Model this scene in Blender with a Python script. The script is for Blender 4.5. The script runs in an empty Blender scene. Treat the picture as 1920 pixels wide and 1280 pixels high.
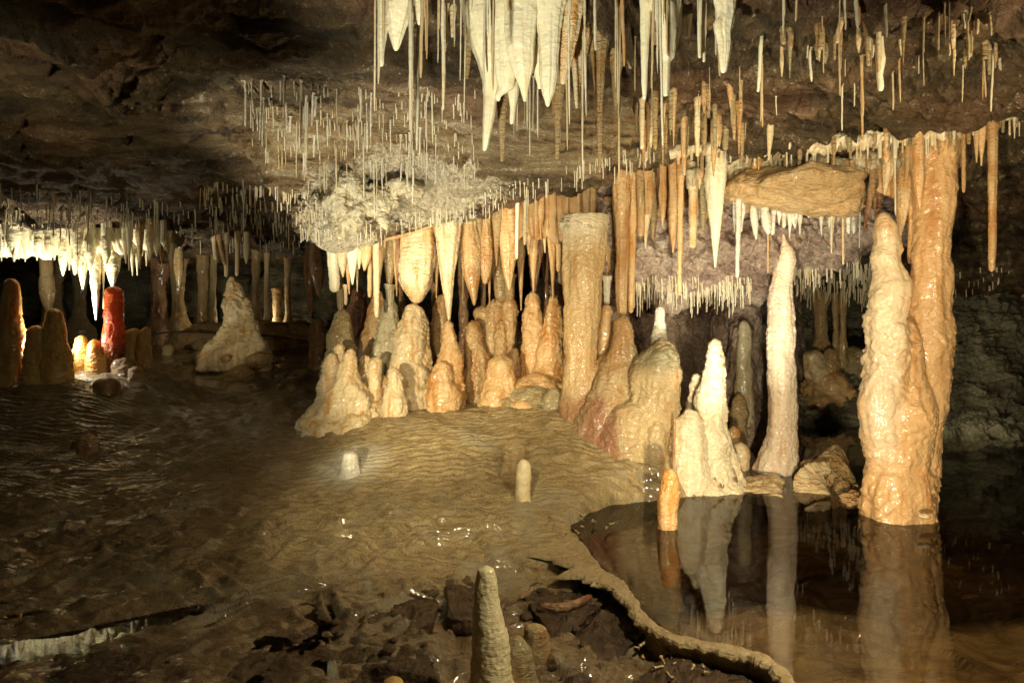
import bpy, math, random
import numpy as np
from mathutils import Vector
from mathutils.bvhtree import BVHTree

random.seed(7)
SC = bpy.context.scene
COL = SC.collection
# ------------------------------------------------------------------ camera
F, HZ, CH = 1100.0, 590.0, 1.5           # focal length and horizon in photo pixels, eye height above the pool
cam_d = bpy.data.cameras.new('camera')
cam = bpy.data.objects.new('camera', cam_d); COL.objects.link(cam)
cam.location = (0, 0, CH); cam.rotation_euler = (math.radians(90), 0, 0)
cam_d.sensor_width = 36; cam_d.lens = 36 * F / 1920
cam_d.shift_y = -(640 - HZ) / 1920
cam_d.clip_start = 0.05; cam_d.clip_end = 200
SC.camera = cam
# ------------------------------------------------------------------ world (closed cave: almost no ambient)
w = bpy.data.worlds.new('World'); SC.world = w; w.use_nodes = True
bg = w.node_tree.nodes['Background']
bg.inputs[0].default_value = (0.9, 0.78, 0.42, 1); bg.inputs[1].default_value = 0.03
SC.view_settings.view_transform = 'Standard'; SC.view_settings.look = 'None'
SC.view_settings.exposure = 0.0; SC.view_settings.gamma = 1
SC.cycles.use_denoising = True
SC.cycles.max_bounces = 5; SC.cycles.diffuse_bounces = 3; SC.cycles.glossy_bounces = 3
SC.cycles.transparent_max_bounces = 6; SC.cycles.sample_clamp_indirect = 4
SC.cycles.caustics_reflective = False; SC.cycles.caustics_refractive = False

def P(px, py, Y):
    return np.array([(px - 960) / F * Y, Y, CH - (py - HZ) / F * Y])

# ------------------------------------------------------------------ cave lamps (unseen floodlights, and a few lights added only to brighten dull parts)
def spot(name, loc, target, power, cone, color, blend=0.5, size=0.05):
    d = bpy.data.lights.new(name, 'SPOT'); d.energy = power; d.color = color
    d.spot_size = math.radians(cone); d.spot_blend = blend; d.shadow_soft_size = size
    o = bpy.data.objects.new(name, d); COL.objects.link(o)
    o.location = loc
    o.rotation_euler = (Vector(target) - Vector(loc)).to_track_quat('-Z', 'Y').to_euler()
    return o
def point(name, loc, power, color, size=0.05):
    d = bpy.data.lights.new(name, 'POINT'); d.energy = power; d.color = color; d.shadow_soft_size = size
    o = bpy.data.objects.new(name, d); COL.objects.link(o); o.location = loc
    return o
WARM = (1.0, 0.83, 0.54); SOFT = (1.0, 0.86, 0.56); COOL = (1.0, 0.94, 0.73)
spot('floodlight_right', (0.85, 1.55, 0.35), P(1520, 560, 5.2), 450, 78, WARM, 0.5)
spot('floodlight_right_fill', (0.9, 0.3, 1.6), P(1400, 600, 5.5), 300, 60, WARM, 0.7)
spot('floodlight_centre', (-1.7, 1.6, 0.8), P(880, 600, 6.4), 900, 42, SOFT, 0.7)
spot('floodlight_centre_fill', (0.4, 0.3, 1.3), P(1000, 560, 6.0), 130, 46, SOFT, 0.8)
spot('floodlight_ceiling', (-2.2, 3.5, 0.45), P(735, 290, 5.3), 330, 66, (1.0, 0.93, 0.74), 0.35)
spot('floodlight_ceiling_fill', (-0.25, 2.7, 0.5), P(770, 300, 5.5), 450, 48, COOL, 0.5)
spot('floodlight_top', (-0.4, 0.9, 0.9), P(1060, 30, 2.9), 430, 58, COOL, 0.6)
spot('floodlight_low', (1.6, 1.6, 2.3), P(1000, 1050, 3.4), 210, 95, SOFT, 0.8)
spot('floodlight_recess', (1.25, 3.3, 0.25), P(1400, 490, 5.7), 420, 50, COOL, 0.8)
spot('added_fill_lone_cone', (-3.1, 5.9, 0.9), P(440, 590, 8.3), 45, 40, SOFT, 0.8)  # added unseen light, only there to warm up the lone cone
spot('added_fill_far_wall', P(1640, 740, 6.6), P(1880, 670, 8.2), 70, 110, SOFT, 0.9)  # extra light with no fixture, brightens the wall at far right
spot('added_fill_pool', (3.0, 1.3, 2.5), (2.0, 3.6, -.1), 190, 75, WARM, 0.9)  # unseen fill from above, added to lighten the pool bed
spot('floodlight_floor', (-0.9, 1.2, 2.0), P(830, 860, 5.0), 260, 50, SOFT, 0.9)
spot('floodlight_right_ceiling', (2.6, 1.6, 1.7), P(1600, 170, 4.0), 190, 90, WARM, 0.8)
spot('added_fill_left_ceiling', (-3.2, 2.2, 1.6), P(330, 180, 5.0), 120, 85, SOFT, 0.9)  # weak grazing fill, added to lift the dark ridge at top left
spot('lamp_behind_stalagmites', P(98, 642, 6.74), P(150, 440, 7.6), 175, 105, COOL, 0.5, 0.04)
point('lamp_glow_at_stalagmites', P(98, 640, 6.72), 42, COOL, 0.04)
point('lamp_in_back_chamber', P(480, 600, 11.5), 22, SOFT, 0.1)
spot('floodlight_pool_chamber', P(1440, 590, 8.3), P(1700, 700, 8.6), 90, 140, SOFT, 0.9)

# ------------------------------------------------------------------ noise
_rs = np.random.RandomState(11)
_perm = _rs.permutation(256); _perm = np.concatenate([_perm, _perm, _perm])
_g = _rs.normal(size=(256, 3)); _g /= np.linalg.norm(_g, axis=1)[:, None]
def noise(p):
    p = np.asarray(p, float); sh = p.shape[:-1]; p = p.reshape(-1, 3)
    i = np.floor(p).astype(int); f = p - i; i &= 255
    u = f * f * f * (f * (f * 6 - 15) + 10)
    out = np.zeros(len(p))
    for dx in (0, 1):
        wx = u[:, 0] if dx else 1 - u[:, 0]
        for dy in (0, 1):
            wy = u[:, 1] if dy else 1 - u[:, 1]
            for dz in (0, 1):
                wz = u[:, 2] if dz else 1 - u[:, 2]
                h = _perm[_perm[_perm[(i[:, 0] + dx) & 255] + ((i[:, 1] + dy) & 255)] + ((i[:, 2] + dz) & 255)]
                g = _g[h]
                out += wx * wy * wz * (g[:, 0] * (f[:, 0] - dx) + g[:, 1] * (f[:, 1] - dy) + g[:, 2] * (f[:, 2] - dz))
    return (out * 1.5).reshape(sh)
def fbm(p, o=4, gain=0.5):
    p = np.asarray(p, float); a = 1.0; s = 0; 
    for k in range(o):
        s = s + a * noise(p * (2 ** k) + 17.3 * k); a *= gain
    return s
def ridge(p, o=3):
    p = np.asarray(p, float); a = 1.0; s = 0
    for k in range(o):
        s = s + a * (1 - np.abs(noise(p * (2 ** k) + 9.1 * k)) * 2); a *= 0.5
    return s - 1
def sstep(a, b, x):
    t = np.clip((x - a) / (b - a), 0, 1); return t * t * (3 - 2 * t)

# ------------------------------------------------------------------ materials
def lin(c):
    return tuple((v / 12.92 if v <= 0.04045 else ((v + 0.055) / 1.055) ** 2.4) for v in c) + (1,)
class NT:
    def __init__(s, name):
        s.m = bpy.data.materials.new(name); s.m.use_nodes = True
        s.t = s.m.node_tree; s.b = s.t.nodes['Principled BSDF']
    def n(s, typ, **kw):
        x = s.t.nodes.new(typ)
        for k, v in kw.items():
            if hasattr(x, k): setattr(x, k, v)
        return x
    def l(s, a, b): s.t.links.new(a, b)
def scaled_pos(q, sx, sy, sz):
    g = q.n('ShaderNodeNewGeometry'); m = q.n('ShaderNodeMapping'); q.l(g.outputs['Position'], m.inputs['Vector'])
    m.inputs['Scale'].default_value = (sx, sy, sz); return m.outputs['Vector']
def ntex(q, vec, scale, detail=4, rough=0.55, dist=0.0):
    x = q.n('ShaderNodeTexNoise'); q.l(vec, x.inputs['Vector'])
    x.inputs['Scale'].default_value = scale; x.inputs['Detail'].default_value = detail
    x.inputs['Roughness'].default_value = rough; x.inputs['Distortion'].default_value = dist
    return x.outputs['Fac']
def ramp(q, fac, stops):
    r = q.n('ShaderNodeValToRGB'); q.l(fac, r.inputs['Fac']); e = r.color_ramp.elements
    while len(e) < len(stops): e.new(0.5)
    for el, (p, c) in zip(e, stops): el.position = p; el.color = c if len(c) == 4 else tuple(c) + (1,)
    return r.outputs['Color']
def mixc(q, fac, a, b, mode='MIX'):
    m = q.n('ShaderNodeMix', data_type='RGBA', blend_type=mode)
    if isinstance(fac, float): m.inputs[0].default_value = fac
    else: q.l(fac, m.inputs[0])
    q.l(a, m.inputs[6]) if not isinstance(a, tuple) else setattr(m.inputs[6], 'default_value', a)
    q.l(b, m.inputs[7]) if not isinstance(b, tuple) else setattr(m.inputs[7], 'default_value', b)
    return m.outputs[2]
def bumpn(q, h, strength, dist, prev=None):
    b = q.n('ShaderNodeBump'); b.inputs['Strength'].default_value = strength; b.inputs['Distance'].default_value = dist
    q.l(h, b.inputs['Height'])
    if prev is not None: q.l(prev, b.inputs['Normal'])
    return b.outputs['Normal']
def calcite(name, base, stain, dark, sss=0.12, rough=0.3, bump=1.0, stainlo=0.45, ledge=0.6, spec=0.5, coat=0.35):
    """wet flowstone: base colour, mineral-stained streaks down the drip, small crystalline ledges"""
    q = NT(name)
    iso = scaled_pos(q, 1, 1, 1)
    n1 = ntex(q, iso, 3.2, 5)
    n2 = ntex(q, scaled_pos(q, 1, 1, 0.12), 16, 4)
    n3 = ntex(q, iso, 14, 6, 0.7)
    s1 = ramp(q, n2, [(stainlo, (0, 0, 0, 1)), (stainlo + 0.13, (1, 1, 1, 1))])
    s2 = ramp(q, n1, [(0.38, (0.15, 0.15, 0.15, 1)), (0.58, (1, 1, 1, 1))])
    c = mixc(q, s1, base, stain)
    c = mixc(q, s2, base, c)
    dk = ramp(q, n3, [(0.56, (0, 0, 0, 1)), (0.8, (0.8, 0.8, 0.8, 1))])
    c = mixc(q, dk, c, dark)
    q.l(c, q.b.inputs['Base Color'])
    r = ramp(q, n3, [(0.3, (rough * 0.7,) * 3), (0.7, (min(1, rough * 1.7),) * 3)])
    q.l(r, q.b.inputs['Roughness'])
    q.b.inputs['Specular IOR Level'].default_value = spec
    q.b.inputs['Coat Weight'].default_value = coat; q.b.inputs['Coat Roughness'].default_value = 0.16
    if sss > 0:
        q.b.inputs['Subsurface Weight'].default_value = sss
        q.b.inputs['Subsurface Radius'].default_value = (1.0, 0.55, 0.25)
        q.b.inputs['Subsurface Scale'].default_value = 0.035
    h1 = ntex(q, scaled_pos(q, 1, 1, 3.2), 22, 5, 0.6, 0.4)
    h2 = ntex(q, iso, 75, 4, 0.65)
    nn = bumpn(q, h1, 0.55 * bump * ledge / 0.6, 0.03)
    vo = q.n('ShaderNodeTexVoronoi', feature='SMOOTH_F1'); q.l(scaled_pos(q, 1, 1, 0.8), vo.inputs['Vector']); vo.inputs['Scale'].default_value = 48; vo.inputs['Smoothness'].default_value = .6
    inv = q.n('ShaderNodeMath', operation='SUBTRACT'); inv.inputs[0].default_value = 1; q.l(vo.outputs['Distance'], inv.inputs[1])
    nn = bumpn(q, inv.outputs[0], 0.30 * bump, 0.012, nn)
    nn = bumpn(q, h2, 0.55 * bump, 0.008, nn)
    nn = bumpn(q, ntex(q, iso, 210, 2, 0.6), 0.35 * bump, 0.003, nn)
    q.l(nn, q.b.inputs['Normal'])
    return q.m
def rock(name, cols, rough=0.5, strat=(1.0, 3.5, 6.0), bump=1.0, scale=4.0, wet=0.5, tilt=0.12):
    q = NT(name)
    g = q.n('ShaderNodeNewGeometry'); m = q.n('ShaderNodeMapping'); q.l(g.outputs['Position'], m.inputs['Vector'])
    m.inputs['Scale'].default_value = strat; m.inputs['Rotation'].default_value = (0, tilt, tilt * 1.5)
    sv = m.outputs['Vector']; iso = scaled_pos(q, 1, 1, 1)
    n1 = ntex(q, sv, scale * 0.5, 6, 0.62, 0.3); n2 = ntex(q, iso, 1.3, 4); n3 = ntex(q, iso, 30, 5, 0.7)
    mx = q.n('ShaderNodeMath', operation='ADD'); q.l(n1, mx.inputs[0]); q.l(n2, mx.inputs[1])
    mh = q.n('ShaderNodeMath', operation='MULTIPLY'); q.l(mx.outputs[0], mh.inputs[0]); mh.inputs[1].default_value = 0.5
    k = len(cols); c = ramp(q, mh.outputs[0], [(0.34 + 0.32 * i / (k - 1), cc) for i, cc in enumerate(cols)])
    dk = ramp(q, n3, [(0.35, (0.45, 0.45, 0.45, 1)), (0.65, (1.15, 1.15, 1.15, 1))])
    c = mixc(q, 1.0, c, dk, 'MULTIPLY')
    q.l(c, q.b.inputs['Base Color'])
    r = ramp(q, n1, [(0.35, (rough * 0.6,) * 3), (0.65, (min(1, rough * 1.5),) * 3)]); q.l(r, q.b.inputs['Roughness'])
    q.b.inputs['Specular IOR Level'].default_value = wet
    v = q.n('ShaderNodeTexVoronoi', feature='DISTANCE_TO_EDGE'); q.l(sv, v.inputs['Vector']); v.inputs['Scale'].default_value = 2.6
    vr = ramp(q, v.outputs['Distance'], [(0.0, (0, 0, 0, 1)), (0.06, (1, 1, 1, 1))])
    nn = bumpn(q, ntex(q, sv, scale * 1.6, 7, 0.65, 0.5), 0.9 * bump, 0.08)
    nn = bumpn(q, vr, 0.25 * bump, 0.02, nn)
    nn = bumpn(q, n3, 0.6 * bump, 0.015, nn)
    q.l(nn, q.b.inputs['Normal'])
    return q.m
M = {}
M['white'] = calcite('white_calcite', (0.82, 0.75, 0.53, 1), (0.72, 0.58, 0.32, 1), (0.55, 0.42, 0.22, 1), 0.25, 0.18, 0.45, 0.55)
M['wax'] = calcite('waxy_calcite', (0.84, 0.72, 0.44, 1), (0.74, 0.54, 0.26, 1), (0.42, 0.28, 0.12, 1), 0.25, 0.2, 0.6, 0.5)
M['snow'] = calcite('frosted_calcite', (0.78, 0.73, 0.60, 1), (0.62, 0.56, 0.42, 1), (0.36, 0.32, 0.24, 1), 0.2, 0.25, 1.3, 0.5)
M['cream'] = calcite('cream_flowstone', (0.72, 0.58, 0.35, 1), (0.58, 0.31, 0.09, 1), (0.30, 0.18, 0.08, 1), 0.15, 0.28, 1.0, 0.49)
M['pale'] = calcite('pale_flowstone', (0.80, 0.70, 0.49, 1), (0.70, 0.54, 0.32, 1), (0.40, 0.30, 0.16, 1), 0.15, 0.28, 0.9, 0.5)
M['pink'] = calcite('pale_pink_flowstone', (0.84, 0.70, 0.52, 1), (0.74, 0.52, 0.34, 1), (0.42, 0.22, 0.10, 1), 0.2, 0.22, 0.9, 0.5)
M['peach'] = calcite('peach_flowstone', (0.70, 0.47, 0.23, 1), (0.56, 0.26, 0.065, 1), (0.30, 0.13, 0.05, 1), 0.18, 0.22, 1.0, 0.45)
M['amber'] = calcite('amber_flowstone', (0.56, 0.38, 0.18, 1), (0.42, 0.21, 0.065, 1), (0.16, 0.08, 0.035, 1), 0.15, 0.32, 1.0, 0.42)
M['tan'] = calcite('tan_flowstone', (0.54, 0.39, 0.19, 1), (0.44, 0.25, 0.09, 1), (0.18, 0.12, 0.06, 1), 0.05, 0.4, 1.4, 0.45, 1.0)
M['rust'] = calcite('rusty_flowstone', (0.46, 0.29, 0.14, 1), (0.27, 0.10, 0.05, 1), (0.12, 0.06, 0.04, 1), 0.05, 0.4, 1.4, 0.42, 1.0)
M['olive'] = calcite('olive_grey_flowstone', (0.42, 0.34, 0.18, 1), (0.36, 0.22, 0.08, 1), (0.12, 0.10, 0.06, 1), 0.05, 0.4, 1.2, 0.45, 1.0)
M['grey'] = calcite('grey_calcite', (0.50, 0.44, 0.29, 1), (0.38, 0.28, 0.14, 1), (0.14, 0.12, 0.08, 1), 0.08, 0.35, 1.2, 0.5)
M['red'] = calcite('red_flowstone', (0.55, 0.10, 0.02, 1), (0.42, 0.05, 0.01, 1), (0.2, 0.03, 0.01, 1), 0.5, 0.25, 0.7, 0.45)
M['honey'] = calcite('honey_calcite', (0.58, 0.40, 0.14, 1), (0.45, 0.22, 0.05, 1), (0.32, 0.18, 0.06, 1), 0.8, 0.35, 0.7, 0.45)
M['straw'] = calcite('straw_calcite', (0.62, 0.56, 0.40, 1), (0.50, 0.38, 0.2, 1), (0.3, 0.2, 0.1, 1), 0.0, 0.25, 0.4, 0.5)
M['straw_amber'] = calcite('amber_straw_calcite', (0.50, 0.38, 0.21, 1), (0.45, 0.22, 0.06, 1), (0.25, 0.12, 0.05, 1), 0.0, 0.25, 0.4, 0.5)
def zone_calcite(name, base, bands, **kw):
    """calcite whose colour changes from place to place: bands = [(centre xyz, radii xyz, colour)]"""
    m = calcite(name, *base, **kw); t = m.node_tree; bs = t.nodes['Principled BSDF']; src = bs.inputs['Base Color'].links[0].from_socket
    g = t.nodes.new('ShaderNodeNewGeometry'); nz = t.nodes.new('ShaderNodeTexNoise'); nz.inputs['Scale'].default_value = 7; nz.inputs['Detail'].default_value = 6; nz.inputs['Roughness'].default_value = .65; t.links.new(g.outputs['Position'], nz.inputs['Vector'])
    for c, r, colr in bands:
        a = t.nodes.new('ShaderNodeVectorMath'); a.operation = 'SUBTRACT'; t.links.new(g.outputs['Position'], a.inputs[0]); a.inputs[1].default_value = c
        b = t.nodes.new('ShaderNodeVectorMath'); b.operation = 'DIVIDE'; t.links.new(a.outputs[0], b.inputs[0]); b.inputs[1].default_value = r
        l = t.nodes.new('ShaderNodeVectorMath'); l.operation = 'LENGTH'; t.links.new(b.outputs[0], l.inputs[0])
        ad = t.nodes.new('ShaderNodeMath'); ad.operation = 'MULTIPLY_ADD'; t.links.new(nz.outputs['Fac'], ad.inputs[0]); ad.inputs[1].default_value = 1.6; t.links.new(l.outputs['Value'], ad.inputs[2])
        mr = t.nodes.new('ShaderNodeMapRange'); mr.interpolation_type = 'SMOOTHSTEP'; t.links.new(ad.outputs[0], mr.inputs[0]); mr.inputs[1].default_value = 1.2; mr.inputs[2].default_value = 2.1; mr.inputs[3].default_value = .85; mr.inputs[4].default_value = 0
        mx = t.nodes.new('ShaderNodeMix'); mx.data_type = 'RGBA'; t.links.new(mr.outputs[0], mx.inputs[0]); t.links.new(src, mx.inputs[6]); mx.inputs[7].default_value = colr; src = mx.outputs[2]
    t.links.new(src, bs.inputs['Base Color']); return m
M['mass'] = zone_calcite('fused_flowstone', ((0.50, 0.38, 0.20, 1), (0.46, 0.27, 0.11, 1), (0.2, 0.14, 0.07, 1), 0.06, 0.38, 1.3, 0.45),
    [(tuple(P(1150, 650, 5.2)), (.22, .5, .30), (0.42, 0.23, 0.09, 1)), (tuple(P(1120, 820, 5.1)), (.20, .6, .45), (0.30, 0.13, 0.07, 1)), (tuple(P(1238, 670, 5.1)), (.30, .5, .16), (0.24, 0.21, 0.12, 1)), (tuple(P(1215, 780, 4.9)), (.22, .4, .35), (0.62, 0.48, 0.26, 1))], coat=.3)
M['colm'] = zone_calcite('tan_column_calcite', ((0.56, 0.40, 0.20, 1), (0.46, 0.27, 0.10, 1), (0.26, 0.17, 0.08, 1), 0.08, 0.35, 1.2, 0.45), [(tuple(P(1096, 410, 5.3)), (.35, .5, .26), (0.62, 0.54, 0.36, 1)), (tuple(P(1085, 800, 5.3)), (.3, .5, .35), (0.34, 0.17, 0.08, 1))])
M['twin'] = zone_calcite('double_column_calcite', ((0.68, 0.43, 0.20, 1), (0.58, 0.30, 0.10, 1), (0.42, 0.21, 0.08, 1), 0.2, 0.26, 0.8, 0.5),
    [(tuple(P(1655, 560, 4.3)), (.20, .5, .85), (0.80, 0.68, 0.46, 1)), (tuple(P(1655, 760, 4.3)), (.14, .4, .5), (0.78, 0.62, 0.42, 1)), (tuple(P(1770, 360, 4.3)), (.05, .3, .5), (0.46, 0.22, 0.06, 1))], coat=.6)
M['ceiling'] = rock('layered_ceiling_rock', [(0.035, 0.027, 0.016), (0.10, 0.072, 0.042), (0.16, 0.10, 0.05), (0.24, 0.20, 0.13)], 0.42, (0.7, 3.0, 5.0), 1.0, 4.5)
M['wall'] = rock('dark_wall_rock', [(0.03, 0.026, 0.015), (0.13, 0.11, 0.065), (0.27, 0.25, 0.16), (0.36, 0.34, 0.24)], 0.5, (1, 1, 2.5), 1.2, 4.0)
M['purple'] = rock('purple_limestone', [(0.15, 0.09, 0.06), (0.44, 0.31, 0.235), (0.60, 0.46, 0.35), (0.72, 0.64, 0.50)], 0.42, (1, 1, 1.4), 1.3, 5.0)
M['brown'] = rock('brown_mud_plate', [(0.05, 0.03, 0.014), (0.10, 0.058, 0.028), (0.15, 0.09, 0.045)], 0.4, (1, 1, 1), 0.8, 6.0)
M['slab'] = calcite('ochre_slab', (0.58, 0.40, 0.19, 1), (0.46, 0.27, 0.10, 1), (0.16, 0.1, 0.05, 1), 0.0, 0.45, 1.0, 0.45, 1.2)
M['dam'] = calcite('rim_calcite', (0.42, 0.32, 0.17, 1), (0.34, 0.23, 0.11, 1), (0.2, 0.14, 0.07, 1), 0.0, 0.55, 1.3, 0.45, coat=.08)
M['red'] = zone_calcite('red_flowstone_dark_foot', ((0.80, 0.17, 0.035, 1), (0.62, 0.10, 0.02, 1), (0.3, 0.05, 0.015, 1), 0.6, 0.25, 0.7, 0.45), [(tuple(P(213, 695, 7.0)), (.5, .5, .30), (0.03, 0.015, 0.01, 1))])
for k_, sc_ in (('honey', 0.10), ('red', 0.16)):
    M[k_].node_tree.nodes['Principled BSDF'].inputs['Subsurface Scale'].default_value = sc_
    if k_ == 'honey': M[k_].node_tree.nodes['Principled BSDF'].inputs['Subsurface Radius'].default_value = (1, .72, .32)
M['cable'] = NT('black_rubber').m; M['cable'].node_tree.nodes['Principled BSDF'].inputs['Base Color'].default_value = (0.01, 0.01, 0.01, 1)

# ------------------------------------------------------------------ object plumbing
def mesh_obj(name, V, Fc, mat, parent=None, smooth=True):
    me = bpy.data.meshes.new(name)
    me.from_pydata(np.asarray(V).tolist(), [], Fc if isinstance(Fc, list) else Fc.tolist())
    if smooth: me.polygons.foreach_set('use_smooth', [True] * len(me.polygons))
    me.materials.append(mat); me.update()
    o = bpy.data.objects.new(name, me); COL.objects.link(o)
    if parent is not None: o.parent = parent
    return o
def tag(o, label=None, cat=None, group=None, kind=None):
    if label: o['label'] = label
    if cat: o['category'] = cat
    if group: o['group'] = group
    if kind: o['kind'] = kind
    return o
def empty(name, loc=(0, 0, 0)):
    o = bpy.data.objects.new(name, None); COL.objects.link(o); o.location = loc; o.empty_display_size = 0.1; return o
def grid_faces(nr, nc, wrap=False):
    r = np.arange(nr - 1)[:, None]; c = np.arange(nc if wrap else nc - 1)[None, :]
    c2 = (c + 1) % nc
    a = r * nc + c; b = r * nc + c2; d = (r + 1) * nc + c; e = (r + 1) * nc + c2
    return np.stack([a, b, e, d], -1).reshape(-1, 4)
def catmull(A, n):
    """resample along axis 0 to n samples through the control values"""
    A = np.asarray(A, float); k = len(A)
    t = np.linspace(0, k - 1, n); i = np.clip(t.astype(int), 0, k - 2); f = (t - i)
    f = f.reshape((-1,) + (1,) * (A.ndim - 1))
    p0 = A[np.clip(i - 1, 0, k - 1)]; p1 = A[i]; p2 = A[i + 1]; p3 = A[np.clip(i + 2, 0, k - 1)]
    return 0.5 * ((2 * p1) + (-p0 + p2) * f + (2 * p0 - 5 * p1 + 4 * p2 - p3) * f * f + (-p0 + 3 * p1 - 3 * p2 + p3) * f ** 3)
def normals(G):
    du = np.gradient(G, axis=1); dv = np.gradient(G, axis=0)
    n = np.cross(dv, du); return n / (np.linalg.norm(n, axis=-1, keepdims=True) + 1e-9)
CEIL = []          # (verts, faces) of every surface things can hang from
def patch(name, ctrl, nu, nv, mat, disp, kind='structure', hang=True, sign=1):
    G = catmull(ctrl, nv); G = np.swapaxes(catmull(np.swapaxes(G, 0, 1), nu), 0, 1)
    N = normals(G) * sign
    G = G + N * disp(G)[..., None]
    V = G.reshape(-1, 3); Fc = grid_faces(nv, nu)
    o = mesh_obj(name, V, Fc, mat)
    if kind: tag(o, kind=kind)
    if hang: CEIL.append((V, Fc))
    return o
# ------------------------------------------------------------------ the cave: ceiling
cols = {
 -700: [(-60,2.4),(60,3.1),(180,4.1),(290,5.2),(380,6.4),(425,7.4),(440,9),(500,14)],
 -100: [(-60,2.6),(60,3.3),(180,4.3),(290,5.5),(375,6.6),(428,7.4),(440,9),(500,14)],
  100: [(-60,2.6),(60,3.3),(180,4.3),(290,5.5),(380,6.6),(430,7.4),(442,9),(500,14)],
  300: [(-60,2.6),(60,3.4),(170,4.3),(280,5.5),(370,6.6),(428,7.5),(450,9),(500,14)],
  470: [(-60,2.6),(60,3.4),(140,4.1),(235,5.1),(335,6.3),(405,7.5),(440,9.2),(490,14)],
  560: [(-60,2.6),(65,3.45),(140,4.1),(230,4.9),(330,6.0),(420,7.0),(445,9),(490,14)],
  650: [(-60,2.6),(75,3.5),(150,4.2),(225,4.9),(325,5.75),(432,6.2),(428,8),(480,14)],
  740: [(-60,2.7),(85,3.6),(155,4.3),(235,4.9),(320,5.6),(425,6.2),(420,8),(480,14)],
  830: [(-60,2.7),(100,3.7),(170,4.4),(245,4.95),(315,5.5),(400,6.15),(405,8),(470,14)],
  950: [(-60,2.7),(120,3.9),(215,4.6),(280,5.1),(330,5.6),(370,6.0),(390,8),(470,14)],
 1100: [(-60,2.7),(110,3.85),(200,4.5),(262,4.95),(308,5.3),(335,5.7),(375,8),(470,14)],
 1250: [(-60,2.6),(90,3.6),(170,4.2),(225,4.6),(268,5.0),(300,5.4),(370,8),(500,12)],
 1400: [(-60,2.5),(60,3.3),(150,4.0),(220,4.45),(268,4.85),(300,5.4),(430,7.5),(530,10)],
 1600: [(-60,2.4),(50,3.2),(140,3.8),(200,4.15),(250,4.5),(285,5.1),(460,7.5),(555,9.8)],
 1800: [(-60,2.3),(40,3.1),(130,3.6),(185,3.95),(232,4.3),(320,5.1),(475,7.3),(566,9.8)],
 1950: [(-60,2.3),(40,3.1),(110,3.5),(160,3.85),(205,4.2),(320,5.1),(480,7.3),(572,9.8)],
 2700: [(-60,2.3),(40,3.1),(100,3.4),(150,3.8),(200,4.2),(320,5.1),(485,7.3),(575,9.8)],
}
ctrl = []
for px in sorted(cols):
    c = [np.array([(px - 960) / F * 3.4, -2.5, 3.0]), np.array([(px - 960) / F * 2.4, 0.4, 3.2])]
    c += [P(px, py, Y) for py, Y in cols[px]]
    ctrl.append(c)
ctrl = np.swapaxes(np.array(ctrl), 0, 1)
# resample the uneven columns evenly enough
def ceil_disp(G):
    x, y, z = G[..., 0], G[..., 1], G[..., 2]
    amp = 0.05 + 0.05 * sstep(2.5, 5, y)
    q = np.stack([x * 0.55 + y * 0.12, y * 2.6 - x * 0.35, z * 2.6], -1)
    d = amp * 1.3 * fbm(q * 0.9, 6, 0.55)
    s = fbm(np.stack([x * 0.5, y * 1.1 - x * 0.25, z], -1), 3) * 3.2 + y * 2.2 - x * 0.3     # bedding planes breaking off in ledges
    fr = s - np.floor(s)
    d += 0.085 * sstep(0, 0.85, fr) * (1 - sstep(0.90, 1.0, fr))
    s3 = fbm(np.stack([x * 0.8, y * 1.6 - x * .5, z], -1) + 7, 4) * 2.5 + y * 6.5 + x * 1.6; f3 = s3 - np.floor(s3); d += 0.026 * f3 * (1 - sstep(0.9, 1.0, f3)) * sstep(-.3, .3, noise(G * 1.3 + 3))
    d += 0.02 * fbm(G * 9, 4, 0.6)
    d += 0.07 * ridge(np.stack([x, y, z], -1) * 1.1, 4) * sstep(0.3, 1.5, -x)
    d += 0.08 * ridge(np.stack([x * 2.6 - y * 1.2, y * 0.9 + x * .4, z], -1) * 1.5, 4) * sstep(-0.2, 0.8, x)
    rg = np.abs(x + 2.35 + 0.35 * noise(np.stack([y * 0.9, 0 * y, 0 * y], -1)) - 0.12 * (y - 4)); d += sstep(0.38, 0.0, rg) * sstep(2.3, 3.2, y) * (1 - sstep(5.8, 6.6, y)) * (0.16 + 0.10 * fbm(G * 4, 4, 0.65))
    # knobbly frosted lobe at the low end of the lit patch
    lob = np.exp(-(((x + 1.75) / 0.38) ** 2 + ((y - 5.9) / 0.5) ** 2))
    d += lob * (0.12 + 0.20 * np.abs(noise(G * 4.2)) + 0.09 * np.abs(noise(G * 11)))
    pat = np.exp(-(((x + 0.75) / 0.9) ** 2 + ((y - 5.4) / 0.5) ** 2))
    d += pat * (0.09 * np.abs(noise(G * 6)) + 0.05 * np.abs(noise(G * 15)) + 0.02 * noise(G * 33))
    return d
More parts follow.
